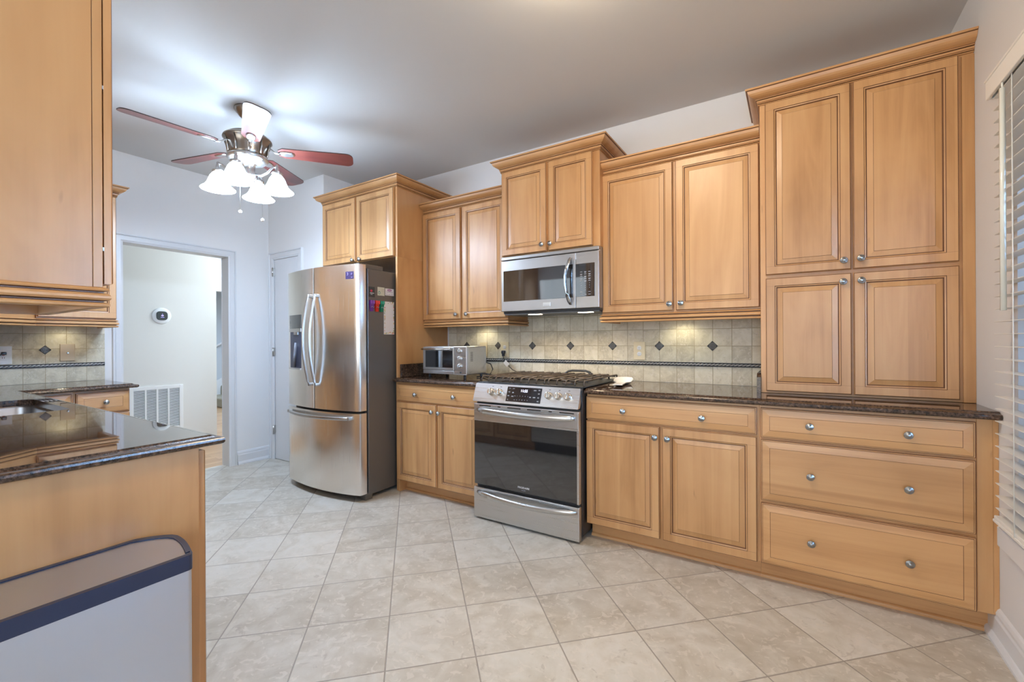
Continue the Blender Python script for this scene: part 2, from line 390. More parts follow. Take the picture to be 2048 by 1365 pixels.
#@@SETTING
# ------------------------------------------------------------------ the setting
XL, XR, YB, HC = -4.63, 0.685, 3.14, 2.767
struct('floor', bb(XL - .12, XR + .12, -3.6, YB + .1, -0.12, 0), FLOORT)
struct('floor_hall', bb(-9.8, XL - .12, -0.6, 5.1, -0.12, -0.004), PLANKS)
struct('ceiling', bb(-9.8, XR + .12, -3.6, 5.1, HC, HC + .12), CEIL)
struct('wall_back', bb(-3.689, XR + .12, YB, YB + .1, 0, HC), WALLP)
def wall_open(bm, axis, a0, a1, t0, t1, o0, o1, oz0, oz1, z1=HC):
    """wall slab with a rectangular opening; axis 'x' = wall runs along x"""
    for (p, q, z_, zz) in ((a0, o0, 0, z1), (o1, a1, 0, z1), (o0, o1, oz1, z1), (o0, o1, 0, oz0)):
        if q - p < 1e-4 or zz - z_ < 1e-4: continue
        if axis == 'x': box(bm, p, q, t0, t1, z_, zz)
        else: box(bm, t0, t1, p, q, z_, zz)
bm = bmesh.new(); wall_open(bm, 'x', XL - .12, -3.689, 2.55, 2.65, -4.527, -4.085, 0, 2.055)
struct('wall_pantry', bm, WALLP)
struct('wall_alcove', bb(-3.79, -3.689, 2.65, YB + .1, 0, HC), WALLP)
bm = bmesh.new(); wall_open(bm, 'y', -3.6, 2.55, XL - .12, XL, 1.35, 2.16, 0, 2.035)
struct('wall_left', bm, WALLP)
WY0, WY1, WZ0, WZ1 = 0.75, 2.36, 0.50, 2.11
bm = bmesh.new(); wall_open(bm, 'y', -3.6, YB + .1, XR, XR + .12, WY0, WY1, WZ0, WZ1)
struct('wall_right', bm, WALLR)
bm = bmesh.new(); wall_open(bm, 'x', XL, XR, -3.6, -3.5, -3.2, 0.2, 0.0, 2.3)
struct('wall_front', bm, WALLP)
bm = bmesh.new(); wall_open(bm, 'x', XL, -1.78, -0.04, 0.06, -2.95, -2.16, 1.12, 2.05)
struct('wall_sink', bm, WALLP)
# hall beyond the doorway
bm = bmesh.new(); box(bm, -6.0, -5.9, -0.6, 2.614, 0, HC)
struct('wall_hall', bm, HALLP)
bm = bmesh.new(); wall_open(bm, 'y', 2.6, 5.1, -8.7, -8.6, 3.3, 4.75, 0, 2.11)
struct('wall_stairs', bm, WALLP)
struct('wall_stairwell', bb(-9.8, -9.62, 2.4, 5.1, 0, HC), plain('stairwell_paint', (0.52, 0.56, 0.60), 0.8))
struct('wall_hall_end', bb(-9.8, XL - .12, 5.0, 5.1, 0, HC), WALLP)
struct('wall_hall_side', bb(-8.7, -6.0, 2.3, 2.4, 0, HC), WALLP)
struct('wall_hall_near', bb(-6.0, XL - .12, -0.6, -0.5, 0, HC), WALLP)
struct('wall_pantry_back', bb(XL - .12, -4.6, 2.65, 5.0, 0, HC), WALLP)
bm = bmesh.new(); box(bm, -8.6, -8.575, 3.2, 4.85, 2.11, 2.19, .004); box(bm, -8.6, -8.565, 3.2, 4.85, 2.175, 2.19)
struct('trim_stairs', bm, TRIMW)

# casings: profile swept around the openings
CAS = [(0, 0), (0.0, 0.010), (0.012, 0.013), (0.018, 0.017), (0.050, 0.017), (0.058, 0.012), (0.062, 0.022), (0.072, 0.022), (0.075, 0.0)]
def casing(name, path, tf, w=0.072, parent=None):
    k = w / 0.075; bm = bmesh.new(); sweep(bm, path, [(o * k, z) for o, z in CAS], tf=tf)
    return struct(name, bm, TRIMW, parent)
# doorway casing: (a=Y, c=Z) on X = XL
casing('trim_doorway', [(1.355, 0), (1.355, 2.033), (2.155, 2.033), (2.155, 0)][::-1], lambda a, c, o: (XL + o, a, c), 0.070)
for o_ in ():
    pass
bm = bmesh.new()   # jamb lining
for (a, c, z0, z1) in ((1.338, 1.353, 0, 2.035), (2.157, 2.172, 0, 2.035)): box(bm, XL - .125, XL + .002, a, c, z0, z1)
box(bm, XL - .125, XL + .002, 1.338, 2.172, 2.032, 2.047)
struct('trim_jamb', bm, TRIMW)
bm = bmesh.new(); sweep(bm, [(1.355, 0), (1.355, 2.033), (2.155, 2.033), (2.155, 0)][::-1], [(o, z) for o, z in CAS], tf=lambda a, c, o: (XL - .12 - o, a, c))
struct('trim_doorway_hall', bm, TRIMW)
casing('trim_pantry', [(-4.522, 0), (-4.522, 2.052), (-4.09, 2.052), (-4.09, 0)][::-1], lambda a, c, o: (a, 2.55 - o, c), 0.075)
bm = bmesh.new(); box(bm, -4.535, -4.527, 2.548, 2.65, 0, 2.062); box(bm, -4.085, -4.077, 2.548, 2.65, 0, 2.062); box(bm, -4.535, -4.077, 2.548, 2.65, 2.055, 2.063)
struct('trim_pantry_jamb', bm, TRIMW)
# baseboards
BASE = [(0, 0), (0.030, 0), (0.030, 0.012), (0.022, 0.026), (0.016, 0.030), (0.016, 0.092), (0.012, 0.100), (0.012, 0.112), (0.007, 0.124), (0, 0.132)]
def baseboard(name, path):
    bm = bmesh.new(); sweep(bm, path, BASE); return struct(name, bm, TRIMW)
baseboard('baseboard_left', [(XL, 2.23), (XL, 2.55), (-4.597, 2.55)])
baseboard('baseboard_pantry', [(-4.012, 2.55), (-3.689, 2.55)])
baseboard('baseboard_right', [(XR, 2.60), (XR, -3.4)])
baseboard('baseboard_hall', [(-5.9, -0.5), (-5.9, 2.30)])
baseboard('baseboard_stairs', [(-8.6, 2.4), (-8.6, 3.29)])

# pantry door: slab with three raised panels, hinges
door = thing('door_1', 'narrow white panelled pantry door half hidden by the fridge', 'door', (-4.525, 2.5535, 0.006)); 
bm = bmesh.new(); dw, dh = 0.438, 2.046
rows = [(0.22, 0.815), (1.005, 1.635), (1.745, 1.985)]
def frame_door(bm, w, h, rows, st, t=0.035):
    box(bm, 0, w, 0.012, t, 0, h)
    zs = [0.0]
    for a, c in rows:
        box(bm, 0, w, 0, .0121, zs[-1], a); zs.append(c)
        box(bm, 0, st, 0, .0121, a, c); box(bm, w - st, w, 0, .0121, a, c)
        panel(bm, st, w - st, a, c, [(0, 0.0, 0), (0.006, -0.011, 0), (0.020, -0.011, 0), (0.040, -0.002, 0)], y=0.0)
    box(bm, 0, w, 0, .0121, zs[-1], h)
frame_door(bm, dw, dh, rows, 0.085)
slab = obj('door_panel', bm, TRIMW, door); door['kind'] = 'structure'
for hz in (0.30, 1.10, 1.92):
    bm = bmesh.new(); lathe(bm, [(0.007, -0.045), (0.007, 0.045)], (-0.002, -0.020, hz), seg=10); box(bm, -0.008, 0.010, -0.018, -0.001, hz - .042, hz + .042)
    obj('hinge', bm, CHROME, door)

# window on the right wall with jamb, sill, panes, and what lies outside
win = thing('window_1', 'window with white jamb behind the horizontal blind', 'window', (XR, WY0, WZ0)); win['kind'] = 'structure'
bm = bmesh.new(); L_, H_ = WY1 - WY0, WZ1 - WZ0
for a in ((0, .02, 0, H_), (L_ - .02, L_, 0, H_), (0, L_, 0, .02), (0, L_, H_ - .02, H_)): box(bm, 0.0, 0.12, a[0], a[1], a[2], a[3])
for a in ((.02, .07, .02, H_ - .02), (L_ - .07, L_ - .02, .02, H_ - .02), (.02, L_ - .02, .02, .07), (.02, L_ - .02, H_ - .07, H_ - .02), (.02, L_ - .02, H_ / 2 - .02, H_ / 2 + .02)): box(bm, 0.07, 0.105, a[0], a[1], a[2], a[3])
obj('window_frame', bm, TRIMW, win)
glassm, gn, gl, gb = new_mat('window_glass'); gb.inputs['Transmission Weight'].default_value = 1; gb.inputs['Roughness'].default_value = 0.0; gb.inputs['IOR'].default_value = 1.02; gb.inputs['Base Color'].default_value = (.95, 1, .98, 1)
obj('window_pane', bb(.085, .089, .06, L_ - .06, .06, H_ - .06), glassm, win)
struct('trim_sill', bb(XR - .035, XR + .01, WY0 - .02, WY1 + .06, WZ0 - .085, WZ0 - .01, .004), TRIMW)
# garden hedge seen in slivers through the slats
hm = plain('garden_hedge', (0.25, 0.40, 0.22), 0.9)
bm = bmesh.new()
for k in range(26):
    r = bmesh.ops.create_icosphere(bm, subdivisions=2, radius=0.55 + random.random() * .35); c = Vector((4.2 + random.random() * .8, -4 + k * .45, 0.2 + random.random() * 1.1))
    for v in r['verts']: v.co = v.co * (1 + .15 * noise.noise(v.co * 3 + c)) + c
hg = obj('garden_hedge', bm, hm, smooth=True); tag(hg, 'green hedge outside beyond the right hand window', 'hedge')
struct('ground', bb(XR + .12, 9, -8, 8, -0.3, -0.15), plain('lawn', (0.15, 0.22, 0.08), 0.95))

# ------------------------------------------------------------------ backsplashes
sp = thing('tile_backsplash', 'cream travertine tile backsplash between counter and cabinets on the long wall', 'backsplash', (0, 0, 0))
bm = bmesh.new(); box(bm, -2.674, -0.174, 3.130, 3.1385, 0.9155, 1.375); box(bm, -1.835, -1.083, 3.130, 3.1385, 1.375, 1.79)
obj('stone_tiles', bm, SPLASHM, sp)
def rope(bm, n, length, z, pos):
    """pos(s, out, z) -> point; dark rails with a twisted bead between"""
    for (a, c, o) in ((z - .013, z - .008, .004), (z + .008, z + .013, .004)):
        vs = []
        p = [pos(0, 0, a), pos(length, 0, a), pos(length, o, a), pos(0, o, a), pos(0, 0, c), pos(length, 0, c), pos(length, o, c), pos(0, o, c)]
        q = [bm.verts.new(x) for x in p]
        for f in ((0, 1, 2, 3), (4, 5, 6, 7), (0, 1, 5, 4), (2, 3, 7, 6), (0, 3, 7, 4), (1, 2, 6, 5)): bm.faces.new([q[i] for i in f])
    st = length / n
    for i in range(n):
        s0 = (i + .5) * st; ring = []
        for j in range(5):
            t = (j / 4 - .5); s = s0 + t * st * 1.25; zz = z + t * 0.0115; rr = 0.0052 * math.sqrt(max(0.04, 1 - (2 * t) ** 2 * .95))
            ring.append([bm.verts.new(pos(s + rr * .6 * math.cos(a), 0.002 + abs(rr) * 1.0 * max(-.3, math.sin(a)), zz - rr * .8 * math.cos(a))) for a in (0, PI / 3, 2 * PI / 3, PI, 1.5 * PI)])
        for a, c in zip(ring, ring[1:]):
            for k in range(5):
                f = bm.faces.new((a[k], a[(k + 1) % 5], c[(k + 1) % 5], c[k])); f.material_index = 1; f.smooth = True
ROPED = plain('dark_pewter', (0.035, 0.034, 0.034), 0.5, 0.4); ROPEL = plain('rope_pewter', (0.46, 0.44, 0.42), 0.38, 0.8)
bm = bmesh.new(); rope(bm, 110, 2.530, 1.0425, lambda s, o, z: (-2.688 + s, 3.1285 - o, z)); box(bm, -2.690, -.158, 3.1285, 3.1305, 1.029, 1.056)
obj('rope_border', bm, [ROPED, ROPEL], sp)
ACC = plain('tile_relief', (0.15, 0.145, 0.14), 0.4, 0.6)
def accent(parent, a, z, mode):
    bm = bmesh.new(); h = .0335
    pts = [(0, h), (h, 0), (0, -h), (-h, 0)]
    def mk(px, pz, o): return (a + px, 3.1302 - o, z + pz) if mode == 'main' else (XL + .0092 + o, a + px, z + pz)
    b0 = [bm.verts.new(mk(x, y, 0)) for x, y in pts]; b1 = [bm.verts.new(mk(x * .93, y * .93, .003)) for x, y in pts]
    bm.faces.new(b1)
    for k in range(4): bm.faces.new((b0[k], b0[(k + 1) % 4], b1[(k + 1) % 4], b1[k]))
    for r in (.019, .012, .005):
        R = []
        for k in range(20):
            an = 2 * PI * k / 20
            R.append([bm.verts.new(mk(rr * math.cos(an), rr * math.sin(an), oo)) for rr, oo in ((r + .0022, .003), (r, .0052), (r - .0022, .003))])
        for k in range(20):
            for j in (0, 1):
                f = bm.faces.new((R[k][j], R[(k + 1) % 20][j], R[(k + 1) % 20][j + 1], R[k][j + 1])); f.material_index = 1; f.smooth = True
    return obj('accent_tile', bm, [ROPED, ACC], parent)
for x in (-2.467, -2.131, -1.793, -1.456, -1.119, -0.784, -0.447): accent(sp, x, 1.1645, 'main')
sl = thing('tile_backsplash', 'cream travertine tile backsplash on the left wall behind the corner sink', 'backsplash', (0, 0, 0))
obj('stone_tiles', bb(XL + .0015, XL + .009, 0.07, 1.239, 0.9155, 1.36), SPLASHL, sl)
bm = bmesh.new(); rope(bm, 52, 1.16, 1.0425, lambda s, o, z: (XL + .0105 + o, 0.075 + s, z)); box(bm, XL + .008, XL + .0105, .075, 1.239, 1.029, 1.056)
obj('rope_border', bm, [ROPED, ROPEL], sl)
for y in (0.571, 0.907): accent(sl, y, 1.158, 'left')

# wall plates
def outlet(label, loc, rz, kind='duplex', col=IVORY, plug=False, slots=WHITEPL):
    t = thing('wall_outlet' if kind != 'blank' else 'wall_plate', label, 'outlet' if kind != 'blank' else 'wall plate', loc, rz)
    bm = bmesh.new(); w, h = (.082, .128)
    box(bm, -w / 2, w / 2, -.008, 0, -h / 2, h / 2, .0025); obj('cover_plate', bm, col, t)
    if kind == 'duplex':
        for dz in (.021, -.021):
            bm = bmesh.new(); lathe(bm, [(.0155, 0), (.0155, .0095), (.0145, .0105), (0.001, .0105)], (0, 0, dz), '-y', 20)
            for dx in (-.005, .005): box(bm, dx - .001, dx + .001, -.0112, -.010, dz + .000, dz + .008, mi=1)
            lathe(bm, [(.0022, .0104), (.0022, .0112)], (0, 0, dz - .007), '-y', 10, mi=1)
            obj('socket', bm, [slots, DARKGAP], t)
    elif kind == 'gfci':
        bm = bmesh.new(); box(bm, -.017, .017, -.0095, -.006, -.034, .034, .002)
        for dx in (-.005, .005): box(bm, dx - .001, dx + .001, -.0102, -.009, -.022, -.012, mi=1)
        box(bm, -.006, .006, -.0108, -.009, .000, .006, mi=2); box(bm, -.006, .006, -.0108, -.009, .008, .013, mi=1)
        obj('socket', bm, [slots, DARKGAP, plain('red_button', (.5, .03, .03), .5)], t)
    elif kind == 'blank':
        bm = bmesh.new(); lathe(bm, [(.007, 0), (.007, .010), (.004, .012), (.004, .020)], (0, 0, -.004), '-y', 14); obj('coax_jack', bm, CHROME, t)
    return t
outlet('ivory double outlet on the tiles right of the range', (-0.921, 3.130, 1.129), 0)
outlet('ivory double outlet with a black plug behind the range', (-2.059, 3.130, 1.1315), 0)
outlet('ivory wall plate half hidden behind the toaster oven', (-2.280, 3.130, 1.128), 0, 'plain')
outlet('beige wall plate with a small round jack on the sink backsplash', (XL + .009, 1.024, 1.137), PI / 2, 'blank', plain('beige_plate', (.50, .40, .27), .4))
gf = outlet('white outlet with a plug at the left end of the sink backsplash', (XL + .009, 0.702, 1.124), PI / 2, 'gfci', WHITEPL)
BLK = plain('black_rubber', (.012, .013, .02), .45)
pl = thing('power_plug', 'black plug in the white outlet by the sink', 'plug', (XL + .0195, 0.702, 1.1385))
bm = bmesh.new(); box(bm, 0, .028, -.012, .012, -.010, .010, .004); tube(bm, [(.02, 0, 0), (.03, -.02, -.012), (.034, -.05, -.035), (.03, -.10, -.07)], .003, 8); obj('plug_body', bm, BLK, pl)

# ------------------------------------------------------------------ cabinets
MS = [WOODV, GLAZE, WOODH]
def knob(parent, x, z, y=-.023, big=True):
    bm = bmesh.new()
    lathe(bm, [(.0075, 0), (.0055, .004), (.005, .012), (.011, .016), (.0155, .019), (.0165, .022), (.0150, .0245), (.0125, .0245), (.0115, .0262), (.0085, .0265), (.0075, .0285), (.003, .0305), (0.0005, .0308)], (x, y, z), '-y', 22)
    return obj('knob', bm, PEWTER, parent)
RD = [(0.0, .003, 0), (0.0, .018, 0), (.0015, .0205, 1), (.004, .0225, 0), (.042, .0225, 1), (.0445, .0195, 0), (.0495, .0185, 1), (.0525, .0135, 1), (.0545, .0135, 0), (.0785, .0185, 1), (.0798, .0203, 0), (.081, .0203, 0)]
RW = [(0.0, .003, 2), (0.0, .015, 1), (.0025, .0165, 2), (.0055, .0165, 1), (.0075, .0185, 2), (.038, .0225, 1), (.0395, .0212, 2), (.041, .0212, 2)]
def door_front(parent, x0, x1, z0, z1, knobs=(), rings=RD, name='door'):
    bm = bmesh.new(); small = min(x1 - x0, z1 - z0); k = 1.0
    rg = [(i * k, o, m) for i, o, m in rings]
    panel(bm, x0, x1, z0, z1, rg)
    if rings is RD:   # stile / rail joints: thin glaze hairlines
        for zz in (z0 + .044, z1 - .044):
            for a, c in ((x0 + .004, x0 + .042), (x1 - .042, x1 - .004)): box(bm, a, c, -.0227, -.0222, zz - .0003, zz + .0003, mi=1)
    d = obj(name, bm, MS, parent)
    for kx, kz in knobs: knob(d, kx, kz, y=-.0215 if rings is RW else -.0215)
    return d
def drawer_front(parent, x0, x1, z0, z1, knobs=()): return door_front(parent, x0, x1, z0, z1, knobs, RW, 'drawer')
CROWN = [(0, 0), (.010, 0), (.013, .004), (.010, .008), (.006, .009), (.006, .0105), (.011, .013), (.013, .017), (.011, .020), (.009, .021), (.012, .026), (.020, .031), (.032, .037), (.044, .046), (.052, .058), (.055, .066), (.062, .069), (.064, .073), (.064, .079), (0, .079)]
CM = [0, 0, 0, 1, 1, 0, 0, 1, 1, 0, 0, 0, 0, 0, 1, 0, 0, 0, 0, 0]
CROWN2 = [(0, 0), (.008, 0), (.010, .0025), (.008, .005), (.004, .0058), (.004, .0075), (.009, .0085), (.0115, .011), (.0095, .0135), (.010, .0145), (.013, .015), (.0135, .0235), (.0095, .0243), (.0095, .0262), (.0165, .0272), (.0195, .030), (.0165, .0325), (.017, .0342), (.024, .036), (.034, .040), (.044, .0465), (.051, .055), (.0545, .065), (.056, .0685), (.0625, .0705), (.065, .0735), (.065, .080), (0, .080)]
CM2 = [0, 0, 0, 1, 1, 1, 0, 0, 1, 0, 0, 1, 1, 1, 0, 0, 1, 0, 0, 0, 0, 0, 0, 1, 0, 0, 0, 0]
RAIL = [(0, 0), (.012, 0), (.020, -.003), (.0235, -.007), (.022, -.0105), (.013, -.0125), (.013, -.0155), (.021, -.018), (.026, -.024), (.0265, -.030), (.023, -.0355), (.013, -.0380), (.013, -.0410), (.021, -.043), (.0245, -.047), (.0235, -.052), (.018, -.055), (.0, -.055)]
RM = [0, 0, 0, 0, 1, 1, 0, 0, 0, 0, 1, 1, 1, 0, 0, 0, 0, 0]
def crown(parent, w, z, d, left=False, right=False, k=1.0, y0=0.0, ext=(0, 0)):
    bm = bmesh.new(); path = []
    if left: path.append((0, d if left is True else left))
    path += [(0 - ext[0], y0), (w + ext[1], y0)]
    if right: path.append((w, d))
    sweep(bm, path, [(o * k, z + h * k) for o, h in CROWN2], mats=CM2)
    return obj('crown_molding', bm, [WOODT, GLAZE], parent)
def light_rail(parent, w, z, d, left=False, right=False, k=1.0, ext=(0, 0)):
    bm = bmesh.new(); path = []
    if left: path.append((0, d))
    path += [(0 - ext[0], 0), (w + ext[1], 0)]
    if right: path.append((w, d))
    # closed band with a flat inner face 18 mm behind the cabinet face
    prof = [(o - .012, z + h) for o, h in RAIL[1:-1]] + [(-.024, z - .055), (-.024, z)]
    sweep(bm, path, [(o * 1.0, h) for o, h in prof], mats=[RM[i] for i in range(1, len(RAIL) - 1)] + [0, 0])
    return obj('light_rail', bm, [WOODT, GLAZE], parent)
def cab_box(parent, w, d, z0, z1, extra=None, hollow=False):
    bm = bmesh.new()
    if hollow:
        for a in ((0, w, 0, .02, z0, z1), (0, .018, .02, d, z0, z1), (w - .018, w, .02, d, z0, z1), (.018, w - .018, .02, d, z0, z0 + .018)): box(bm, *a)
    else: box(bm, 0, w, 0, d, z0, z1, .0008, seg=1)
    if extra: extra(bm)
    return obj('cabinet_box', bm, [WOODP, GLAZE], parent)
LD = 'maple '
# --- upper cabinet beside fridge (left) : box face Y = 2.833
YU = 2.833
def upper(name, label, x0, x1, zb, zt, yf, doors, knobz, left_crown=False, right_crown=False, rail=True, rr=False, rl=False, cat='cabinet', depth=None, zdoor0=None, zdoor1=None, group=None, rext=(0, 0), cext=(0, 0)):
    w = x1 - x0; d = (YB - .001 - yf) if depth is None else depth
    t = thing(name, label, cat, (x0, yf, 0), 0, group)
    cab_box(t, w, d, zb, zt)
    for (a, c, kn) in doors: door_front(t, a - x0, c - x0, zdoor0, zdoor1, [(k - x0, z) for k, z in kn])
    crown(t, w, zdoor1 + .004, d, left_crown, right_crown, ext=cext)
    if rail: light_rail(t, w, zb + .002, d, rl, rr, ext=rext)
    return t
upper('wall_cabinet', 'maple wall cabinet above the toaster oven, left of the microwave', -2.694, -1.838, 1.376, 2.355, YU,
      [(-2.692, -2.281, [(-2.321, 1.423)]), (-2.262, -1.842, [(-2.213, 1.421)])], 0, rr=True, zdoor0=1.386, zdoor1=2.292)
upper('wall_cabinet', 'wide maple wall cabinet between the microwave and the tall cabinet', -1.082, -0.156, 1.376, 2.355, YU,
      [(-1.074, -0.622, [(-.641, 1.426)]), (-.605, -.160, [(-.574, 1.428)])], 0, rl=True, zdoor0=1.386, zdoor1=2.296)
upper('wall_cabinet', 'short maple cabinet directly above the microwave', -1.835, -1.066, 1.824, 2.52, 2.760,
      [(-1.826, -1.453, [(-1.484, 1.878)]), (-1.436, -1.112, [(-1.418, 1.877)])], 0, left_crown=True, right_crown=True, rail=False, zdoor0=1.832, zdoor1=2.450)
# fridge surround: cabinet above + end panel
fc = upper('fridge_cabinet', 'pale maple cabinet above the refrigerator with a full height side panel', -3.656, -2.697, 1.893, 2.53, 2.527,
      [(-3.645, -3.193, [(-3.213, 1.911)]), (-3.173, -2.722, [(-3.121, 1.909)])], 0, left_crown=.022, right_crown=True, rail=False, zdoor0=1.898, zdoor1=2.451)
bm = bmesh.new(); box(bm, .9395, .9585, -.001, YB - .001 - 2.527, 0.0, 1.893, .0008, seg=1); obj('end_panel', bm, WOODP, fc)
# tall pantry hutch standing on the counter
ph = upper('pantry_cabinet', 'tall four door maple cabinet standing on the counter at right', -0.153, XR - .001, 0.9155, 2.55, 2.783,
      [(-.128, .242, [(.211, 1.597)]), (.251, .630, [(.279, 1.601)])], 0, left_crown=True, rail=False, zdoor0=1.553, zdoor1=2.480, cext=(0, 0))
for a, c, kn in ((-.128, .242, (.208, 1.491)), (.251, .630, (.280, 1.492))): door_front(ph, a + .153, c + .153, .928, 1.534, [(kn[0] + .153, kn[1])])
bm = bmesh.new(); box(bm, .796, .8375, -.008, .0, .9155, 2.475, .001, seg=1); obj('filler_strip', bm, WOODV, ph)

# --- base cabinets: box face Y = 2.523
YBF = 2.523
def base(name, label, x0, x1, doors=(), drawers=(), fillers=(), leg=False, yf=YBF, back=None, rz=0.0, loc=None, group=None, kick=True, d=None, hollow=False):
    w = x1 - x0; d = d or (YB - .001 - yf)
    t = thing(name, label, 'cabinet', loc or (x0, yf, 0), rz, group)
    def ex(bm):
        if leg: box(bm, 0, .018, 0, d, 0, .103)
    cab_box(t, w, d, .102, .8830, ex, hollow)
    for (a, c, z0, z1, kn) in doors: door_front(t, a, c, z0, z1, kn)
    for (a, c, z0, z1, kn) in drawers: drawer_front(t, a, c, z0, z1, kn)
    for (a, c, yy) in fillers: obj('filler_strip', bb(a, c, yy, 0, .102, .8835, .0008, seg=1), WOODV, t)
    if kick:
        a0 = .018 if leg else 0
        bm = bmesh.new(); box(bm, a0, w, .070, .085, 0, .1015); obj('toe_kick', bm, WOODH, t)
        bm = bmesh.new(); sweep(bm, [(a0, .070), (w, .070)], [(0, 0), (.016, 0), (.0155, .006), (.012, .012), (.006, .016), (0, .017)]); obj('shoe_molding', bm, WOODT, t)
    return t
base('base_cabinet', 'maple base cabinet with two doors under the toaster oven', -2.693, -1.852,
     doors=[(.003, .420, .1027, .7225, [(.388, .670)]), (.436, .839, .1027, .7225, [(.458, .668)])],
     drawers=[(.003, .839, .732, .868, [(.219, .792), (.603, .796)])], leg=True)
base('base_cabinet', 'maple base cabinet with two doors right of the range', -1.063, -0.1475,
     doors=[(-.0, .432, .1027, .7225, [(.411, .666)]), (.448, .905, .1027, .7225, [(.478, .665)])],
     drawers=[(-.0, .905, .732, .868, [(.232, .797), (.653, .794)])])
base('drawer_cabinet', 'maple base cabinet with three wide drawers below the tall cabinet', -0.1470, XR - .001,
     drawers=[(.006, .763, .722, .868, [(.206, .797), (.554, .796)]), (.006, .763, .414, .712, [(.209, .563), (.555, .564)]), (.006, .763, .1027, .400, [(.211, .252), (.557, .251)])],
     fillers=[(.768, .814, -.004), (.814, .8315, -.001)])

# --- countertops (granite)
NOSE = [(-.034, 0), (-.031, 0), (-.030, -.001), (-.026, -.0045), (-.018, -.0075), (-.009, -.009), (-.004, -.0095), (-.003, -.0105), (-.0015, -.0125), (0, -.018), (-.001, -.024), (-.004, -.028), (-.010, -.031), (-.034, -.031)]
def slab(bm, outer, z0, z1, holes=()):
    for zz in (z0, z1):
        es = []
        for lp in [outer] + list(holes):
            vs = [bm.verts.new((p[0], p[1], zz)) for p in lp]
            es += [bm.edges.new((vs[i], vs[(i + 1) % len(vs)])) for i in range(len(vs))]
        bmesh.ops.triangle_fill(bm, use_beauty=True, use_dissolve=True, edges=es)
    for lp in [outer] + list(holes):
        a = [bm.verts.new((p[0], p[1], z0)) for p in lp]; c = [bm.verts.new((p[0], p[1], z1)) for p in lp]
        for k in range(len(lp)): bm.faces.new((a[k], a[(k + 1) % len(lp)], c[(k + 1) % len(lp)], c[k]))
    bmesh.ops.remove_doubles(bm, verts=bm.verts[:], dist=1e-5)
ZC = 0.9145
def nose(bm, path): sweep(bm, path, [(o, ZC + h) for o, h in NOSE], smooth=False)
YN = 2.474
def granite_obj(bm, parent):
    finish(bm); bm.normal_update()
    for f in bm.faces: f.material_index = 0 if f.normal.z > .97 else 1
    return obj('granite_slab', bm, [GRANITE, GRANITE2], parent)
ct = thing('countertop', 'brown granite countertop section left of the range', 'countertop', (0, 0, 0))
bm = bmesh.new(); slab(bm, [(-2.694, YN + .033), (-1.853, YN + .033), (-1.853, 3.129), (-2.694, 3.129)], ZC - .031, ZC); nose(bm, [(-2.708, YN), (-1.853, YN)])
granite_obj(bm, ct)
bm = bmesh.new(); box(bm, -2.6945, -2.675, 2.545, 3.129, ZC + .0003, ZC + .105, .003); obj('side_splash', bm, GRANITE2, ct)
ct = thing('countertop', 'long brown granite countertop right of the range', 'countertop', (0, 0, 0))
bm = bmesh.new(); slab(bm, [(-1.063, YN + .033), (XR - .002, YN + .033), (XR - .002, 3.129), (-1.063, 3.129)], ZC - .031, ZC); nose(bm, [(-1.063, YN), (XR - .002, YN)])
granite_obj(bm, ct)
bm = bmesh.new()
pr = [(2.765, ZC + .0003), (3.129, ZC + .0003), (3.129, ZC + .105), (2.795, ZC + .105), (2.765, ZC + .085)]
va = [bm.verts.new((-.1725, y, z)) for y, z in pr]; vb = [bm.verts.new((-.1535, y, z)) for y, z in pr]
bm.faces.new(va); bm.faces.new(vb[::-1])
for k in range(5): bm.faces.new((va[k], va[(k + 1) % 5], vb[(k + 1) % 5], vb[k]))
obj('side_splash', bm, GRANITE2, ct)

# sink peninsula countertop, L-shaped with sink cutout
PX, PY = -1.530, 0.703      # nose lines
def rr(x0, x1, y0, y1, r, n=6):
    out = []
    for cx_, cy_, a0 in ((x1 - r, y1 - r, 0), (x0 + r, y1 - r, 90), (x0 + r, y0 + r, 180), (x1 - r, y0 + r, 270)):
        for k in range(n + 1):
            a = math.radians(a0 + 90 * k / n); out.append((cx_ + r * math.cos(a), cy_ + r * math.sin(a)))
    return out
LXN, LYN = -4.000, 1.262
ct = thing('countertop', 'L-shaped brown granite sink countertop in the left foreground', 'countertop', (0, 0, 0))
bm = bmesh.new(); i = .033
hole = rr(-3.38, -2.695, 0.15, 0.612, 0.05)
slab(bm, [(-1.78, .062), (-1.78, -.30), (PX - i, -.30), (PX - i, PY - i), (LXN - i, PY - i), (LXN - i, LYN - i), (XL + .0095, LYN - i), (XL + .0095, .062)], ZC - .031, ZC, [hole])
bm2 = bmesh.new(); nose(bm, [(PX, -.30), (PX, PY), (LXN, PY), (LXN, LYN), (XL + .0095, LYN)])
granite_obj(bm, ct); bm2.free()
sk = thing('kitchen_sink', 'stainless undermount sink in the left foreground countertop', 'sink', (0, 0, 0))
bm = bmesh.new()
rim = rr(-3.375, -2.70, 0.155, 0.607, 0.055); prev = None
for sc, z in ((1.05, ZC - .0315), (1.0, ZC - .0315), (0.985, ZC - .04), (0.97, ZC - .19), (0.90, ZC - .215), (0.1, ZC - .222)):
    cxm, cym = (-3.0375), 0.381
    ring = [bm.verts.new((cxm + (x - cxm) * sc, cym + (y - cym) * (sc if sc < 1 else 1 + (sc - 1) * 1.3), z)) for x, y in rim]
    if prev:
        for k in range(len(ring)):
            f = bm.faces.new((prev[k], prev[(k + 1) % len(ring)], ring[(k + 1) % len(ring)], ring[k])); f.smooth = True
    prev = ring
bm.faces.new(prev)
obj('sink_bowl', bm, steel('sink_steel', (.42, .43, .45), .32, 0), sk)
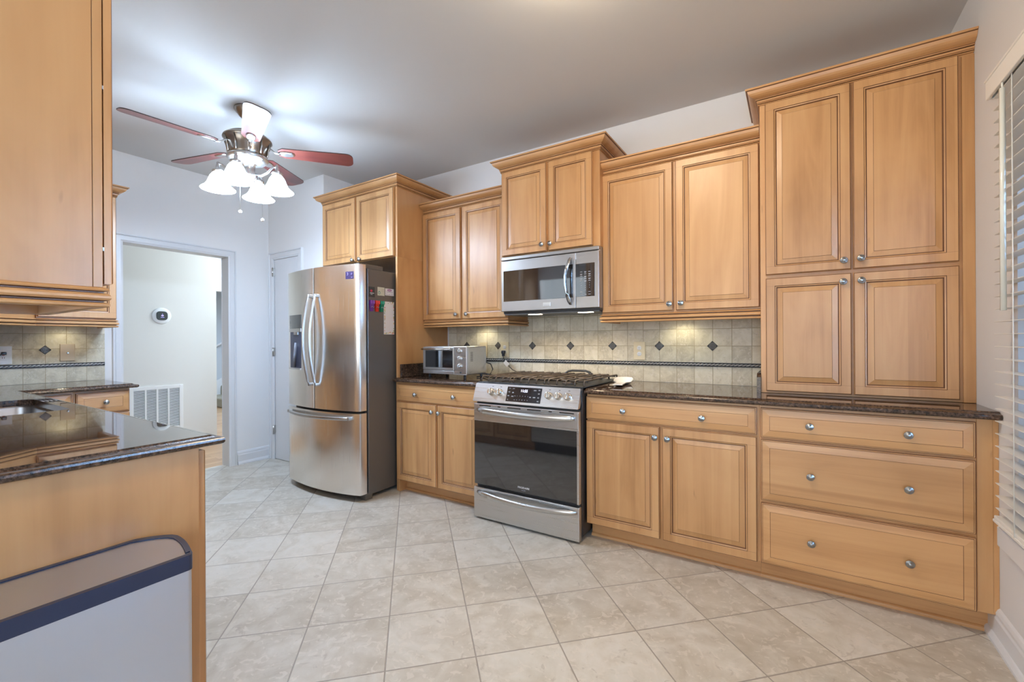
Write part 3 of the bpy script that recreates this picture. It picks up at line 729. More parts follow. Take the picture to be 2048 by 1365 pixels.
bm = bmesh.new(); lathe(bm, [(.045, 0), (.045, .004), (.036, .005), (.03, -.004), (.001, -.004)], (-3.04, .38, ZC - .221), seg=24); obj('drain', bm, CHROME, sk)

# peninsula base cabinets facing +Y (their backs to the sink wall)
def rot_base(x_right, w, label, doors=(), drawers=(), name='base_cabinet', hollow=False):
    """cabinet facing +Y; local x runs toward -X"""
    return base(name, label, 0, w, doors=doors, drawers=drawers, loc=(x_right, .640, 0), rz=PI, d=.575, hollow=hollow)
rot_base(-1.570, .236, 'narrow maple cabinet at the free end of the sink counter', doors=[(.0, .233, .1027, .868, [(.205, .66)])])
rot_base(-2.412, .98, 'maple sink base cabinet under the sink', doors=[(.003, .486, .1027, .7225, [(.455, .67)]), (.494, .977, .1027, .7225, [(.525, .67)])], drawers=[(.003, .977, .732, .868, ())], hollow=True)
t = thing('end_panel', 'plain maple end panel of the sink counter behind the trash can', 'cabinet panel', (-1.570, -.25, 0))
obj('panel_board', bb(0, .012, 0, .889, 0, .8832, .0008, seg=1), WOODP, t)
# dishwasher
dwv = thing('dishwasher', 'stainless dishwasher facing the range in the sink counter', 'dishwasher', (-1.808, .640, 0), PI)
obj('tub_body', bb(0.002, .600, 0.0, .56, .10, .882), BLACKPL, dwv)
bm = bmesh.new(); box(bm, .003, .599, -.030, -.001, .115, .875, .006); obj('door_panel', bm, STEELX, dwv)
bm = bmesh.new(); tube(bm, [(.05, -.03, .80), (.05, -.065, .80), (.55, -.065, .80), (.55, -.03, .80)], .010, 10); obj('handle', bm, CHROME, dwv)
obj('toe_panel', bb(.003, .599, .05, .06, 0, .10), BLACKPL, dwv)
# left wall base cabinets facing +X : rot +90deg, local x -> +Y, face X = -4.053
def lbase(y0, w, label, **k): return base('base_cabinet', label, 0, w, loc=(-4.053, y0, 0), rz=PI / 2, d=.565, **k)
lbase(.925, .296, 'narrow maple base cabinet with a drawer beside the doorway', doors=[(.004, .292, .1027, .712, [(.04, .66)])], drawers=[(.010, .292, .722, .868, [(.158, .796)])])
lbase(.675, .249, 'maple base cabinet in the inner corner left of the sink', doors=[(.004, .238, .1027, .712, ())], drawers=[(.004, .238, .722, .868, ())])
t = thing('corner_cabinet', 'blind maple corner base behind the sink', 'cabinet', (-4.61, .07, 0)); obj('cabinet_box', bb(0, .56, 0, .60, .0, .8832), WOODP, t)

# upper cabinet over the sink counter, left foreground, faces +Y
UX, UYF, UZB = -1.582, 0.4215, 1.357
fu = thing('wall_cabinet', 'large maple wall cabinet with plain side in the left foreground', 'cabinet', (UX, UYF, 0), PI)
w_ = .55
bm = bmesh.new()
box(bm, 0, w_, .0215, .36, UZB, 2.52, .0006, seg=1); box(bm, -.0005, w_, 0, .020, UZB, 2.52, .001, seg=1); box(bm, .002, w_, .0195, .022, UZB, 2.52, mi=1)
obj('cabinet_box', bm, [WOODP, GLAZE], fu)
dd = door_front(fu, .001, w_ - .004, UZB + .010, 2.45, [(w_ - .035, UZB + .05)])
for hz in (UZB + .105, UZB + .545):
    bm = bmesh.new(); box(bm, .0002, .012, -.0032, .0002, hz - .005, hz + .005, .0005); obj('hinge', bm, plain('hinge_steel', (.35, .34, .33), .4, 1.0), dd)
crown(fu, w_, 2.455, .36, True, True); light_rail(fu, w_, UZB + .0005, .36, True, True)
fu2 = thing('wall_cabinet', 'maple wall cabinet over the sink counter left of the sink window', 'cabinet', (-3.0, UYF, 0), PI)
cab_box(fu2, 1.04, .36, UZB, 2.52); door_front(fu2, .003, .518, UZB + .01, 2.45, [(.485, UZB + .05)]); door_front(fu2, .524, 1.037, UZB + .01, 2.45, [(.557, UZB + .05)])
crown(fu2, 1.04, 2.455, .36, False, True); light_rail(fu2, 1.04, UZB + .0005, .36, False, True)
# left wall upper cabinets facing +X
lu = thing('wall_cabinet', 'maple wall cabinet on the left wall beside the doorway', 'cabinet', (-4.297, .80, 0), PI / 2)
cab_box(lu, .418, .331, 1.376, 2.355)
door_front(lu, .003, .416, 1.386, 2.296, [(.03, 1.426)])
crown(lu, .418, 2.300, .331, False, True); light_rail(lu, .418, 1.378, .331, False, True)
cu = thing('corner_wall_cabinet', 'maple corner wall cabinet left of the sink, mostly hidden', 'cabinet', (0, 0, 0))
bm = bmesh.new(); slab(bm, [(-4.628, .799), (-4.298, .799), (-4.05, .43), (-4.05, .09), (-4.628, .09)], 1.376, 2.355); obj('cabinet_box', bm, WOODP, cu)
bm = bmesh.new(); prof = [(o - .012, 1.378 + h) for o, h in RAIL[1:-1]] + [(-.024, 1.323), (-.024, 1.378)]
sweep(bm, [(-4.05, .10), (-4.05, .43), (-4.298, .796)], prof, mats=[RM[i] for i in range(1, len(RAIL) - 1)] + [0, 0]); obj('light_rail', bm, [WOODT, GLAZE], cu)
def sharp(o, deg=32):
    me = o.data; bm = bmesh.new(); bm.from_mesh(me); bmesh.ops.remove_doubles(bm, verts=bm.verts[:], dist=1e-6)
    for f in bm.faces: f.smooth = True
    for e in bm.edges:
        if len(e.link_faces) == 2: e.smooth = e.calc_face_angle(0) < math.radians(deg)
        else: e.smooth = False
    bm.to_mesh(me); bm.free(); return o
# ------------------------------------------------------------------ refrigerator
FX0, FX1 = -3.648, -2.738
HST = steel('handle_steel', (.50, .49, .48), .30, 2)
fr = thing('refrigerator', 'stainless french door refrigerator with grey side covered in magnets', 'refrigerator', (0, 0, 0))
bm = bmesh.new(); box(bm, FX0 + .004, FX1, 2.262, 3.02, .035, 1.762, .004)
obj('case', bm, FRSIDE, fr)
bm = bmesh.new(); box(bm, FX1 - .055, FX1 - .002, 2.235, 2.30, .0, .05, .002); box(bm, FX0 + .01, FX0 + .06, 2.24, 2.30, 0, .05); box(bm, FX1 - .06, FX1 - .01, 2.9, 2.98, 0, .04); box(bm, FX0 + .01, FX0 + .06, 2.9, 2.98, 0, .04)
obj('feet', bm, FRSIDE, fr)
xc, hw = (FX0 + FX1) / 2, (FX1 - FX0) / 2
def bowy(x): return 2.172 - .062 * (1 - ((x - xc) / hw) ** 2)
def bow_slab(x0, x1, z0, z1, rl, rr_, yb=2.238, n=20):
    pts = []
    xs = [x0 + (x1 - x0) * k / n for k in range(n + 1)]
    # rounded outer corners
    if rl: pts += [(x0, bowy(x0) + .016), (x0 + .003, bowy(x0) + .006), (x0 + .010, bowy(x0) + .001)]
    else: pts += [(x0, bowy(x0) + .003), (x0 + .002, bowy(x0))]
    pts += [(x, bowy(x)) for x in xs[1:-1]]
    if rr_: pts += [(x1 - .010, bowy(x1) + .001), (x1 - .003, bowy(x1) + .006), (x1, bowy(x1) + .016)]
    else: pts += [(x1 - .002, bowy(x1)), (x1, bowy(x1) + .003)]
    pts += [(x1, yb), (x0, yb)]
    bm = bmesh.new(); slab(bm, pts, z0, z1); return bm
dl = bow_slab(FX0, -3.1935, .683, 1.787, True, False)
dL = sharp(obj('left_door', dl, STEELZ, fr)); dR = sharp(obj('right_door', bow_slab(-3.1815, FX1 + .010, .683, 1.787, False, True), STEELZ, fr))
dF = sharp(obj('freezer_drawer', bow_slab(FX0, FX1 + .010, .055, .665, True, True), STEELZ, fr))
obj('door_gasket', bb(FX0 + .01, FX1 - .008, 2.238, 2.262, .06, 1.775), BLACKPL, fr)
bm = bmesh.new(); box(bm, -2.81, -2.745, 2.19, 2.42, 1.762, 1.797, .004); box(bm, FX0 + .01, FX0 + .08, 2.19, 2.42, 1.762, 1.797, .004); obj('hinge_cover', bm, FRSIDE, fr)
def bow_handle(parent, pts, rx, ry, mat=CHROME, seg=14, up=(0, 0, 1)):
    bm = bmesh.new(); tube(bm, pts, 1.0, seg, flat=(rx, ry), up=up); return obj('handle', bm, mat, parent)
for dobj, hx in ((dL, -3.228), (dR, -3.146)):
    pts = []
    for k in range(21):
        t = k / 20; z = .862 + t * (1.577 - .862); pts.append((hx, bowy(hx) - .012 - .055 * math.sin(PI * t) ** .8, z))
    bm = bmesh.new(); tube(bm, pts, 1.0, 14, flat=(.0115, .010))
    for z in (.872, 1.567): box(bm, hx - .010, hx + .010, bowy(hx) - .022, bowy(hx) + .002, z - .012, z + .012, .003)
    sharp(obj('handle', bm, HST, dobj), 50)
pts = []
for k in range(25):
    t = k / 24; x = -3.585 + t * (-2.80 + 3.585); pts.append((x, bowy(x) - .010 - .040 * math.sin(PI * t) ** .7, .628))
bm = bmesh.new(); tube(bm, pts, 1.0, 12, flat=(.010, .014))
for x in (-3.579, -2.806): box(bm, x - .014, x + .014, bowy(x) - .026, bowy(x) + .002, .616, .640, .003)
sharp(obj('handle', bm, HST, dF), 50)
# dispenser recess on the left door
dsp = thing('dispenser_parts', '', '', (0, 0, 0)); bpy.data.objects.remove(dsp)
x0, x1 = -3.592, -3.372
def yb(x): return bowy(x) - .0012
def curved_plate(bm, x0, x1, z0, z1, off0=.0, off1=.002, n=8, mi=0):
    top = []; 
    for z in (z0, z1):
        top.append(([bm.verts.new((x0 + (x1 - x0) * k / n, bowy(x0 + (x1 - x0) * k / n) - off1, z)) for k in range(n + 1)], [bm.verts.new((x0 + (x1 - x0) * k / n, bowy(x0 + (x1 - x0) * k / n) - off0, z)) for k in range(n + 1)]))
    (f0, b0), (f1, b1) = top
    for k in range(n):
        for q in ((f0[k], f0[k + 1], f1[k + 1], f1[k]), (b0[k], b1[k], b1[k + 1], b0[k + 1]), (f0[k], b0[k], b0[k + 1], f0[k + 1]), (f1[k], f1[k + 1], b1[k + 1], b1[k])):
            bm.faces.new(q).material_index = mi
    for k in (0, n): bm.faces.new((f0[k], f1[k], b1[k], b0[k])).material_index = mi
bm = bmesh.new(); curved_plate(bm, x0, x1, 1.316, 1.428, -.001, .003)
pn = obj('control_panel', bm, BLACKGLASS, dL)
bm = bmesh.new()
for z in (1.39, 1.365, 1.34): box(bm, -3.572, -3.562, bowy(-3.567) - .0040, bowy(-3.567) - .0025, z - .003, z + .003)
obj('button', bm, plain('dim_label', (.25, .26, .28), .4), pn)
bm = bmesh.new(); curved_plate(bm, x0, x1, 1.288, 1.316, -.001, .006); obj('chrome_bar', bm, CHROME, dL)
NAVY = plain('dispenser_cavity', (0.030, 0.034, 0.060), 0.35)
bm = bmesh.new(); curved_plate(bm, x0 + .012, x1 - .002, .992, 1.288, -.001, .0015); cav = obj('dispenser_recess', bm, NAVY, dL)
bm = bmesh.new(); curved_plate(bm, x0 + .002, x1, .980, .992, -.001, .012)
obj('drip_tray', bm, STEELX, dL)
bm = bmesh.new(); yy = bowy(-3.46); box(bm, -3.475, -3.415, yy - .016, yy - .001, 1.262, 1.290, .005); obj('spout', bm, CHROME, dL)
bm = bmesh.new(); tube(bm, [(-3.452, yy - .008, 1.20), (-3.458, yy - .016, 1.08), (-3.47, yy - .010, 1.0)], .008, 8, flat=(1.6, .5)); obj('dispenser_paddle', bm, plain('clear_paddle', (.2, .2, .22), .2), dL)
# badge top right
PURP = plain('badge_purple', (.045, .03, .09), .3); BWHT = plain('badge_white', (.42, .36, .62), .5)
bm = bmesh.new(); curved_plate(bm, -2.842, -2.772, 1.676, 1.732, -.001, .0022)
bd = obj('badge', bm, PURP, dR)
bm = bmesh.new(); yq = bowy(-2.82) - .0042
lathe(bm, [(.011, 0), (.011, .001), (.006, .001), (.006, 0)], (-2.828, yq + .001, 1.714), '-y', 18, cap=False)
for k, (a, c, z) in enumerate(((-2.812, -2.780, 1.717), (-2.812, -2.786, 1.708), (-2.836, -2.778, 1.688))): box(bm, a, c, bowy(-2.79) - .0032, bowy(-2.79) - .0020, z - .0016, z + .0016)
obj('badge_print', bm, BWHT, bd)
# things on the side of the fridge: face X = FX1
SX = FX1 + .0004
def card(label, y0, y1, z0, z1, mat, cat='magnet', name='fridge_magnet', th=.0012):
    o = obj(name, bb(SX, SX + th, y0, y1, z0, z1), mat); tag(o, label, cat, None); return o
def disc(bm, x, y, z, ry, rz_, mi, n=16, t=.0004):
    a = [bm.verts.new((x, y + ry * math.cos(2 * PI * k / n), z + rz_ * math.sin(2 * PI * k / n))) for k in range(n)]
    b_ = [bm.verts.new((x + t, y + ry * math.cos(2 * PI * k / n), z + rz_ * math.sin(2 * PI * k / n))) for k in range(n)]
    bm.faces.new(a).material_index = mi; bm.faces.new(b_).material_index = mi
    for k in range(n): bm.faces.new((a[k], a[(k + 1) % n], b_[(k + 1) % n], b_[k])).material_index = mi
INK = plain('dark_ink', (.04, .035, .04), .6); REDM = plain('red_print', (.65, .03, .06), .5); TEAL = plain('teal_print', (.10, .28, .26), .5); VIO = plain('violet_print', (.28, .07, .30), .5)
CREAM = plain('cream_card', (.60, .60, .50), .6); WCARD = plain('white_card', (.74, .73, .76), .5); DCARD = plain('dark_card', (.035, .035, .03), .5)
c = card('dark rectangular magnet with a red round logo, upper row nearest the door', 2.272, 2.330, 1.548, 1.627, DCARD)
bm = bmesh.new(); disc(bm, SX + .0012, 2.297, 1.596, .011, .0095, 0); obj('red_logo', bm, REDM, c)
bm = bmesh.new(); box(bm, SX + .0012, SX + .0016, 2.283, 2.323, 1.576, 1.581); box(bm, SX + .0012, SX + .0016, 2.290, 2.308, 1.567, 1.570); obj('print', bm, WHITEINK, c)
c = card('cream square magnet with a small teal logo, middle of the upper row', 2.357, 2.427, 1.566, 1.632, CREAM)
bm = bmesh.new(); disc(bm, SX + .0012, 2.374, 1.588, .011, .013, 0); disc(bm, SX + .0014, 2.374, 1.587, .006, .008, 1); obj('teal_logo', bm, [TEAL, CREAM], c)
bm = bmesh.new(); [box(bm, SX + .0012, SX + .0016, 2.395, 2.420, z, z + .002) for z in (1.618, 1.610, 1.598)]; obj('print', bm, plain('tan_print', (.45, .38, .25), .6), c)
c = card('white magnet card with a violet oval, upper row nearest the cabinet', 2.434, 2.523, 1.573, 1.628, WCARD)
bm = bmesh.new(); disc(bm, SX + .0012, 2.478, 1.615, .023, .0095, 0); disc(bm, SX + .0014, 2.478, 1.615, .018, .0065, 1); obj('oval_logo', bm, [VIO, plain('pale_violet', (.5, .35, .5), .5)], c)
bm = bmesh.new(); [box(bm, SX + .0012, SX + .0016, a, b_, z, z + .003) for a, b_, z in ((2.445, 2.515, 1.598), (2.440, 2.458, 1.581), (2.466, 2.486, 1.580), (2.492, 2.516, 1.580))]; obj('print', bm, plain('grey_print', (.35, .28, .40), .6), c)
def clip(label, y0, col, col2):
    m1, m2 = plain('clip_' + label.split()[0], col, .35), plain('clip_light_' + label.split()[0], col2, .3)
    t = thing('magnet_clip', label, 'magnet clip', (SX, y0, 1.48), 0, 'magnetic clips on the fridge side')
    bm = bmesh.new()
    pr = [(-.021, .043), (.021, .043), (.020, .020), (.013, -.015), (.014, -.042), (-.014, -.042), (-.013, -.015), (-.020, .020)]
    for tx, zs in ((.0005, 1), ):
        a = [bm.verts.new((0, y, z)) for y, z in pr]; b_ = [bm.verts.new((.012 + (.008 if z > 0 else 0), y, z)) for y, z in pr]
        bm.faces.new(a); bm.faces.new(b_)
        for k in range(8): bm.faces.new((a[k], a[(k + 1) % 8], b_[(k + 1) % 8], b_[k]))
    bmesh.ops.bevel(bm, geom=bm.edges[:], offset=.002, segments=2, affect='EDGES'); obj('clip_body', bm, m1, t)
    bm = bmesh.new(); box(bm, .018, .023, -.020, -.003, .016, .042, .002); box(bm, .018, .023, .003, .020, .016, .042, .002); obj('clip_grip', bm, m2, t)
    bm = bmesh.new(); tube(bm, [(.014, -.013, -.012), (.022, -.005, -.006), (.022, .005, -.014), (.022, .012, -.006)], .0016, 6); obj('clip_spring', bm, CHROME, t)
clip('purple plastic magnet clip, nearest the refrigerator door', 2.294, (.14, .03, .25), (.28, .07, .45))
clip('red plastic magnet clip between the purple and green ones', 2.344, (.62, .03, .015), (.80, .07, .05))
clip('green plastic magnet clip beside the note pad', 2.391, (.0, .18, .10), (.01, .30, .19))
fl = [plain('flower_' + n_, c_, .6) for n_, c_ in (('peach', (.75, .45, .28)), ('yellow', (.68, .55, .16)), ('green', (.28, .42, .14)), ('rose', (.72, .20, .18)), ('sage', (.40, .48, .35)))]
bm = bb(SX, SX + .004, 2.418, 2.523, 1.262, 1.523)
for k in range(74):
    u = random.random(); sd = random.choice('lrtb')
    if sd in 'lr': y = (2.4215 if sd == 'l' else 2.5195) + random.uniform(-.003, .006 if sd == 'l' else .003); z = 1.27 + u * .245
    else: y = 2.423 + u * .095; z = (1.513 if sd == 't' else 1.272) + random.uniform(-.008, .008)
    y = min(max(y, 2.423), 2.518); z = min(max(z, 1.268), 1.518)
    disc(bm, SX + .0040 + k * 2e-6, y, z, random.uniform(.0025, .006), random.uniform(.003, .0065), 1 + random.randrange(5), 9, .0003)
tag(obj('note_pad', bm, [WCARD] + fl), 'tall white note pad with a floral border, stuck on the fridge side', 'note pad')

# ------------------------------------------------------------------ range
rg = thing('gas_range', 'stainless slide-in gas range with black glass oven door', 'range', (0, 0, 0))
RX0, RX1 = -1.845, -1.070
bm = bmesh.new(); box(bm, RX0, RX1, 2.462, 3.10, .03, .905, .002); box(bm, RX0 + .005, RX1 - .002, 2.445, 2.463, .03, .79)
for x in (RX0 + .05, RX1 - .05):
    for y in (2.52, 3.04): lathe(bm, [(.018, 0.0), (.018, .03)], (x, y, 0), seg=14)
obj('range_body', bm, BLACKPL, rg)
# slanted control panel: plane from (Y 2.452, z .916) to (Y 2.412, z .797)
bm = bmesh.new(); cp = [(2.452, .9165), (2.410, .797), (2.445, .797), (2.50, .9165)]
va = [bm.verts.new((RX0 - .009, y, z)) for y, z in cp]; vb = [bm.verts.new((RX1 - .006, y, z)) for y, z in cp]
bm.faces.new(va); bm.faces.new(vb)
for k in range(4): bm.faces.new((va[k], va[(k + 1) % 4], vb[(k + 1) % 4], vb[k]))
bmesh.ops.bevel(bm, geom=bm.edges[:], offset=.003, segments=2, affect='EDGES')
cpo = obj('control_panel', bm, STEELX, rg)
sl_n = Vector((0, -(.9165 - .797), (2.452 - 2.410) * 1.0)).normalized()   # outward normal
tilt = math.atan2(.042, .1195)
def cpt(x, t, out=0.0):   # t: 0 bottom .. 1 top
    return Vector((x, 2.410 + .042 * t, .797 + .1195 * t)) + sl_n * out
DG = plain('display_glass', (.012, .012, .016), .12, coat=.5)
def cp_plate(x0, x1, t0, t1, out0, out1, mat, name, parent):
    bm = bmesh.new(); q = [bm.verts.new(cpt(x, t, o)) for o in (out0, out1) for x, t in ((x0, t0), (x1, t0), (x1, t1), (x0, t1))]
    for f in ((0, 1, 2, 3), (4, 5, 6, 7), (0, 1, 5, 4), (1, 2, 6, 5), (2, 3, 7, 6), (3, 0, 4, 7)): bm.faces.new([q[i] for i in f])
    return obj(name, bm, mat, parent)
scr = cp_plate(-1.588, -1.332, .13, .90, -.001, .0015, DG, 'display_panel', cpo)
LED = plain('clock_led', (.8, .8, 1), .5, emit=(.75, .75, 1.0), es=3.0)
rot_cp = (PI / 2 - tilt, 0, 0)
p = cpt(-1.459, .71, .0020); text_mesh('clock_digits', '11:55', .024, LED, scr, p, rot_cp, .0002)
LBL = plain('panel_label', (.42, .43, .46), .5)
for i_, ch in enumerate('12345'): text_mesh('key_label', ch, .010, LBL, scr, cpt(-1.504 + i_ * .0195, .44, .002), rot_cp, .0002)
for i_, ch in enumerate('67890'): text_mesh('key_label', ch, .010, LBL, scr, cpt(-1.504 + i_ * .0195, .24, .002), rot_cp, .0002)
bm = bmesh.new()
for (x, t, w) in ((-1.568, .80, .014), (-1.540, .80, .016), (-1.570, .60, .012), (-1.570, .63, .014), (-1.541, .58, .014), (-1.541, .61, .012), (-1.572, .40, .014), (-1.572, .43, .012), (-1.541, .38, .018), (-1.541, .41, .014), (-1.574, .22, .007), (-1.522, .42, .010), (-1.522, .22, .010),
                  (-1.409, .42, .014), (-1.409, .39, .012), (-1.380, .78, .018), (-1.380, .75, .020), (-1.380, .42, .018), (-1.380, .39, .016), (-1.350, .80, .014), (-1.350, .77, .012), (-1.350, .62, .014), (-1.350, .59, .012), (-1.350, .42, .014), (-1.350, .39, .012), (-1.350, .24, .014), (-1.350, .21, .012)):
    q = [bm.verts.new(cpt(x + a, t + b_, .0019)) for a, b_ in ((-w / 2, 0), (w / 2, 0), (w / 2, .018), (-w / 2, .018))]; bm.faces.new(q)
obj('label_print', bm, LBL, scr)
KN = plain('knob_metal', (.66, .60, .52), .22, 1.0)
for x in (-1.706, -1.641, -1.277, -1.211, -1.146):
    k_ = bmesh.new()
    lathe(k_, [(.0235, 0), (.0235, .006), (.0215, .008), (.0205, .030), (.0185, .033), (.001, .033)], (0, 0, 0), 'z', 28); box(k_, -.0045, .0045, -.019, .019, .030, .040, .002)
    ko = sharp(obj('burner_knob', k_, KN, cpo, cpt(x, .555), (PI / 2 - tilt, 0, 0)), 35)
bm = bmesh.new()
for x in (-1.706, -1.641, -1.277, -1.211, -1.146):
    for a, b_ in ((-.006, .006), ):
        q = [bm.verts.new(cpt(x + dx, t_, .0006)) for dx, t_ in ((a, .84), (b_, .84), (b_, .88), (a, .88))]; bm.faces.new(q)
obj('burner_mark', bm, plain('etched_mark', (.2, .2, .2), .5), cpo)
# oven door
bm = bmesh.new(); box(bm, RX0, RX1 - .004, 2.415, 2.447, .666, .783, .004)
od = obj('oven_door', bm, STEELX, rg)
bm = bmesh.new(); box(bm, RX0 + .001, RX1 - .006, 2.4165, 2.447, .236, .667, .003); obj('door_glass', bm, BLACKGLASS, od)
bm = bmesh.new(); box(bm, RX1 - .016, RX1 - .003, 2.4155, 2.447, .232, .783, .001); obj('edge_trim', bm, STEELX, od)
bm = bmesh.new()
for a, b_ in ((-1.80, -1.705), (-1.650, -1.628), (-1.575, -1.473), (-1.425, -1.327), (-1.272, -1.250), (-1.198, -1.103)): box(bm, a, b_, 2.4145, 2.4165, .7665, .7735)
obj('vent_slots', bm, DARKGAP, od)
def arc_handle(parent, x0, x1, z, sag, out, y, r=(.016, .011)):
    pts = []; rad = []
    for k in range(29):
        t = k / 28; s = math.sin(PI * t); pts.append((x0 + (x1 - x0) * t, y - .004 - out * s ** .75, z + sag * s)); rad.append(.5 + .5 * min(1, s * 3.5) ** .5)
    bm = bmesh.new(); tube(bm, pts, rad, 14, flat=(r[1], r[0]))
    return obj('handle', bm, CHROME, parent)
arc_handle(od, -1.815, -1.095, .742, -.004, .052, 2.415, (.021, .012))
text_mesh('brand_lettering', 'FRIGIDAIRE', .017, WHITEINK, od, (-1.455, 2.4160, .268), (PI / 2, 0, 0), .0002)
text_mesh('brand_subtitle', 'GALLERY', .008, LBL, od, (-1.455, 2.4160, .252), (PI / 2, 0, 0), .0002)
bm = bmesh.new(); box(bm, RX0 - .002, RX1 - .002, 2.412, 2.447, .014, .216, .004); sd = obj('storage_drawer', bm, STEELX, rg)
arc_handle(sd, -1.815, -1.085, .186, -.010, .048, 2.412, (.018, .011))
# cooktop
bm = bmesh.new(); box(bm, RX0 - .004, RX1 + .004, 2.470, 3.115, .9165, .926, .003); ck = obj('cooktop', bm, BLACKPL, rg)
for (bx, by, br) in ((-1.69, 2.62, .045), (-1.69, 2.93, .038), (-1.457, 2.78, .055), (-1.225, 2.62, .05), (-1.225, 2.93, .035)):
    bm = bmesh.new(); lathe(bm, [(br, 0), (br, .006), (br * .8, .008), (br * .8, .014), (br * .6, .017), (.001, .017)], (bx, by, .926), seg=24); obj('burner', bm, IRON, ck)
def grate(x0, x1):
    bm = bmesh.new(); zt = .958; y0, y1 = 2.492, 3.085; r = .0058
    def bar(pts): tube(bm, pts, r, 4)
    n = 5; 
    for k in range(n):
        x = x0 + .012 + (x1 - x0 - .024) * k / (n - 1)
        bar([(x, y0 - .003, .927), (x, y0, .945), (x, y0 + .012, zt), (x, (y0 + y1) / 2, zt), (x, y1 - .012, zt), (x, y1, .927)])
    for y in (y0 + .05, (y0 + y1) / 2, y1 - .05): bar([(x0 + .008, y, zt - .006), (x1 - .008, y, zt - .006)])
    for y in ((y0 * 3 + y1) / 4, (y0 + 3 * y1) / 4):
        for s in (-1, 1): bar([((x0 + x1) / 2 + s * .02, y, zt), ((x0 + x1) / 2 + s * .10, y + s * .03, zt)]); bar([((x0 + x1) / 2 + s * .015, y + .02, zt), ((x0 + x1) / 2 + s * .05, y + .11, zt)])
    return obj('grate', bm, IRON, ck)
for a, b_ in ((-1.845, -1.590), (-1.586, -1.329), (-1.325, -1.058)): grate(a, b_)
bm = bmesh.new(); tube(bm, [(-1.45, 3.02, .955), (-1.43, 3.035, .974), (-1.40, 3.04, .981), (-1.29, 3.04, .981), (-1.26, 3.03, .972), (-1.22, 2.98, .957)], .008, 8, flat=(1.5, 1.0)); obj('griddle_handle', bm, BLACKPL, ck)

# the range's cord: plug in the outlet behind it
bm = bmesh.new(); tube(bm, [(-2.059, 3.102, 1.08), (-2.055, 3.100, 1.055), (-2.037, 3.096, 1.032), (-1.999, 3.088, .998), (-1.949, 3.078, .965), (-1.889, 3.06, .950), (-1.83, 3.04, .946)], .0032, 8)
pl = obj('power_cord', bm, BLK, rg)
bm = bmesh.new(); box(bm, -2.073, -2.045, 3.088, 3.1195, 1.0965, 1.1245, .005); box(bm, -2.068, -2.050, 3.092, 3.114, 1.0765, 1.0985, .003); obj('plug', bm, BLK, pl)
bm = bmesh.new(); box(bm, -.024, .024, -.001, .001, -.017, .017, .0004); obj('paper_tag', bm, PAPER, pl, loc=(-2.016, 3.084, 1.0165), rot=(0, .75, 0.1))

# ------------------------------------------------------------------ microwave
MWST = steel('microwave_steel', (.42, .40, .38), .36, 0)
mw = thing('microwave', 'stainless over-the-range microwave with curved handle', 'microwave', (0, 0, 0))
MX0, MX1 = -1.829, -1.0665; MY = 2.735
obj('case', bb(MX0 + .003, MX1 - .001, MY + .025, YB - .012, 1.404, 1.8225, .003), BLACKPL, mw)
bm = bmesh.new(); box(bm, MX0, MX1, MY, MY + .027, 1.797, 1.8225, .004); box(bm, MX1 - .012, MX1, MY + .02, MY + .06, 1.42, 1.822, .001); obj('top_trim', bm, MWST, mw)
bm = bmesh.new(); box(bm, MX0, -1.2315, MY, MY + .027, 1.4205, 1.7935, .004); md = obj('door', bm, MWST, mw)
bm = bmesh.new(); box(bm, -1.809, -1.250, MY - .0015, MY + .004, 1.494, 1.718, .001); obj('door_glass', bm, BLACKGLASS, md)
bm = bmesh.new(); box(bm, -1.2305, MX1, MY, MY + .027, 1.4205, 1.7935, .004); mc = obj('control_panel', bm, MWST, mw)
bm = bmesh.new(); box(bm, -1.2305, -1.095, MY - .0015, MY + .004, 1.496, 1.716, .001); kp = obj('keypad', bm, BLACKGLASS, mc)
bm = bmesh.new()
for r_ in range(5):
    for c_ in range(3): 
        x, z = -1.190 + c_ * .029, 1.660 - r_ * .015
        box(bm, x - .008, x + .008, MY - .0022, MY - .0014, z - .0015, z + .0015)
        if (r_ + c_) % 2: box(bm, x - .006, x + .006, MY - .0022, MY - .0014, z - .006, z - .0035)
for z, xs in ((1.527, (0, 2)), (1.510, (0, 1, 2))):
    for c_ in xs: box(bm, -1.198 + c_ * .029, -1.182 + c_ * .029, MY - .0022, MY - .0014, z - .0015, z + .0015)
obj('label_print', bm, LBL, kp)
for i_, ch in enumerate('1234567890'):
    text_mesh('key_label', ch, .009, LBL, kp, (-1.190 + (i_ % 3 if i_ < 9 else 1) * .029, MY - .0018, 1.585 - (i_ // 3) * .0155), (PI / 2, 0, 0), .0002)
bm = bmesh.new(); box(bm, -1.480, -1.420, MY - .003, MY + .002, 1.442, 1.472, .0015); bg_ = obj('badge', bm, CHROME, md)
bm = bmesh.new(); box(bm, -1.474, -1.426, MY - .0036, MY - .0028, 1.459, 1.461); box(bm, -1.474, -1.426, MY - .0036, MY - .0028, 1.447, 1.454); obj('badge_print', bm, LBL, bg_)
pts = [( -1.268 - .016 * math.sin(PI * k / 20), MY - .006 - .045 * math.sin(PI * k / 20) ** .8, 1.447 + .315 * k / 20) for k in range(21)]
bm = bmesh.new(); tube(bm, pts, [.5 + .5 * min(1, math.sin(PI * k / 20) * 4 + .01) for k in range(21)], 14, flat=(.017, .008)); obj('handle', bm, CHROME, md)
bm = bmesh.new(); box(bm, MX0 + .01, MX1 - .01, MY + .03, MY + .30, 1.396, 1.405, .001); und = obj('underside', bm, plain('grey_grille', (.12, .12, .12), .4), mw)
MWL = plain('cooktop_lamp', (1, .9, .75), .4, emit=(1.0, .80, .55), es=14)
for x in (-1.575, -1.185): obj('lamp_lens', bb(x - .05, x + .05, MY + .045, MY + .075, 1.393, 1.3965), MWL, und)

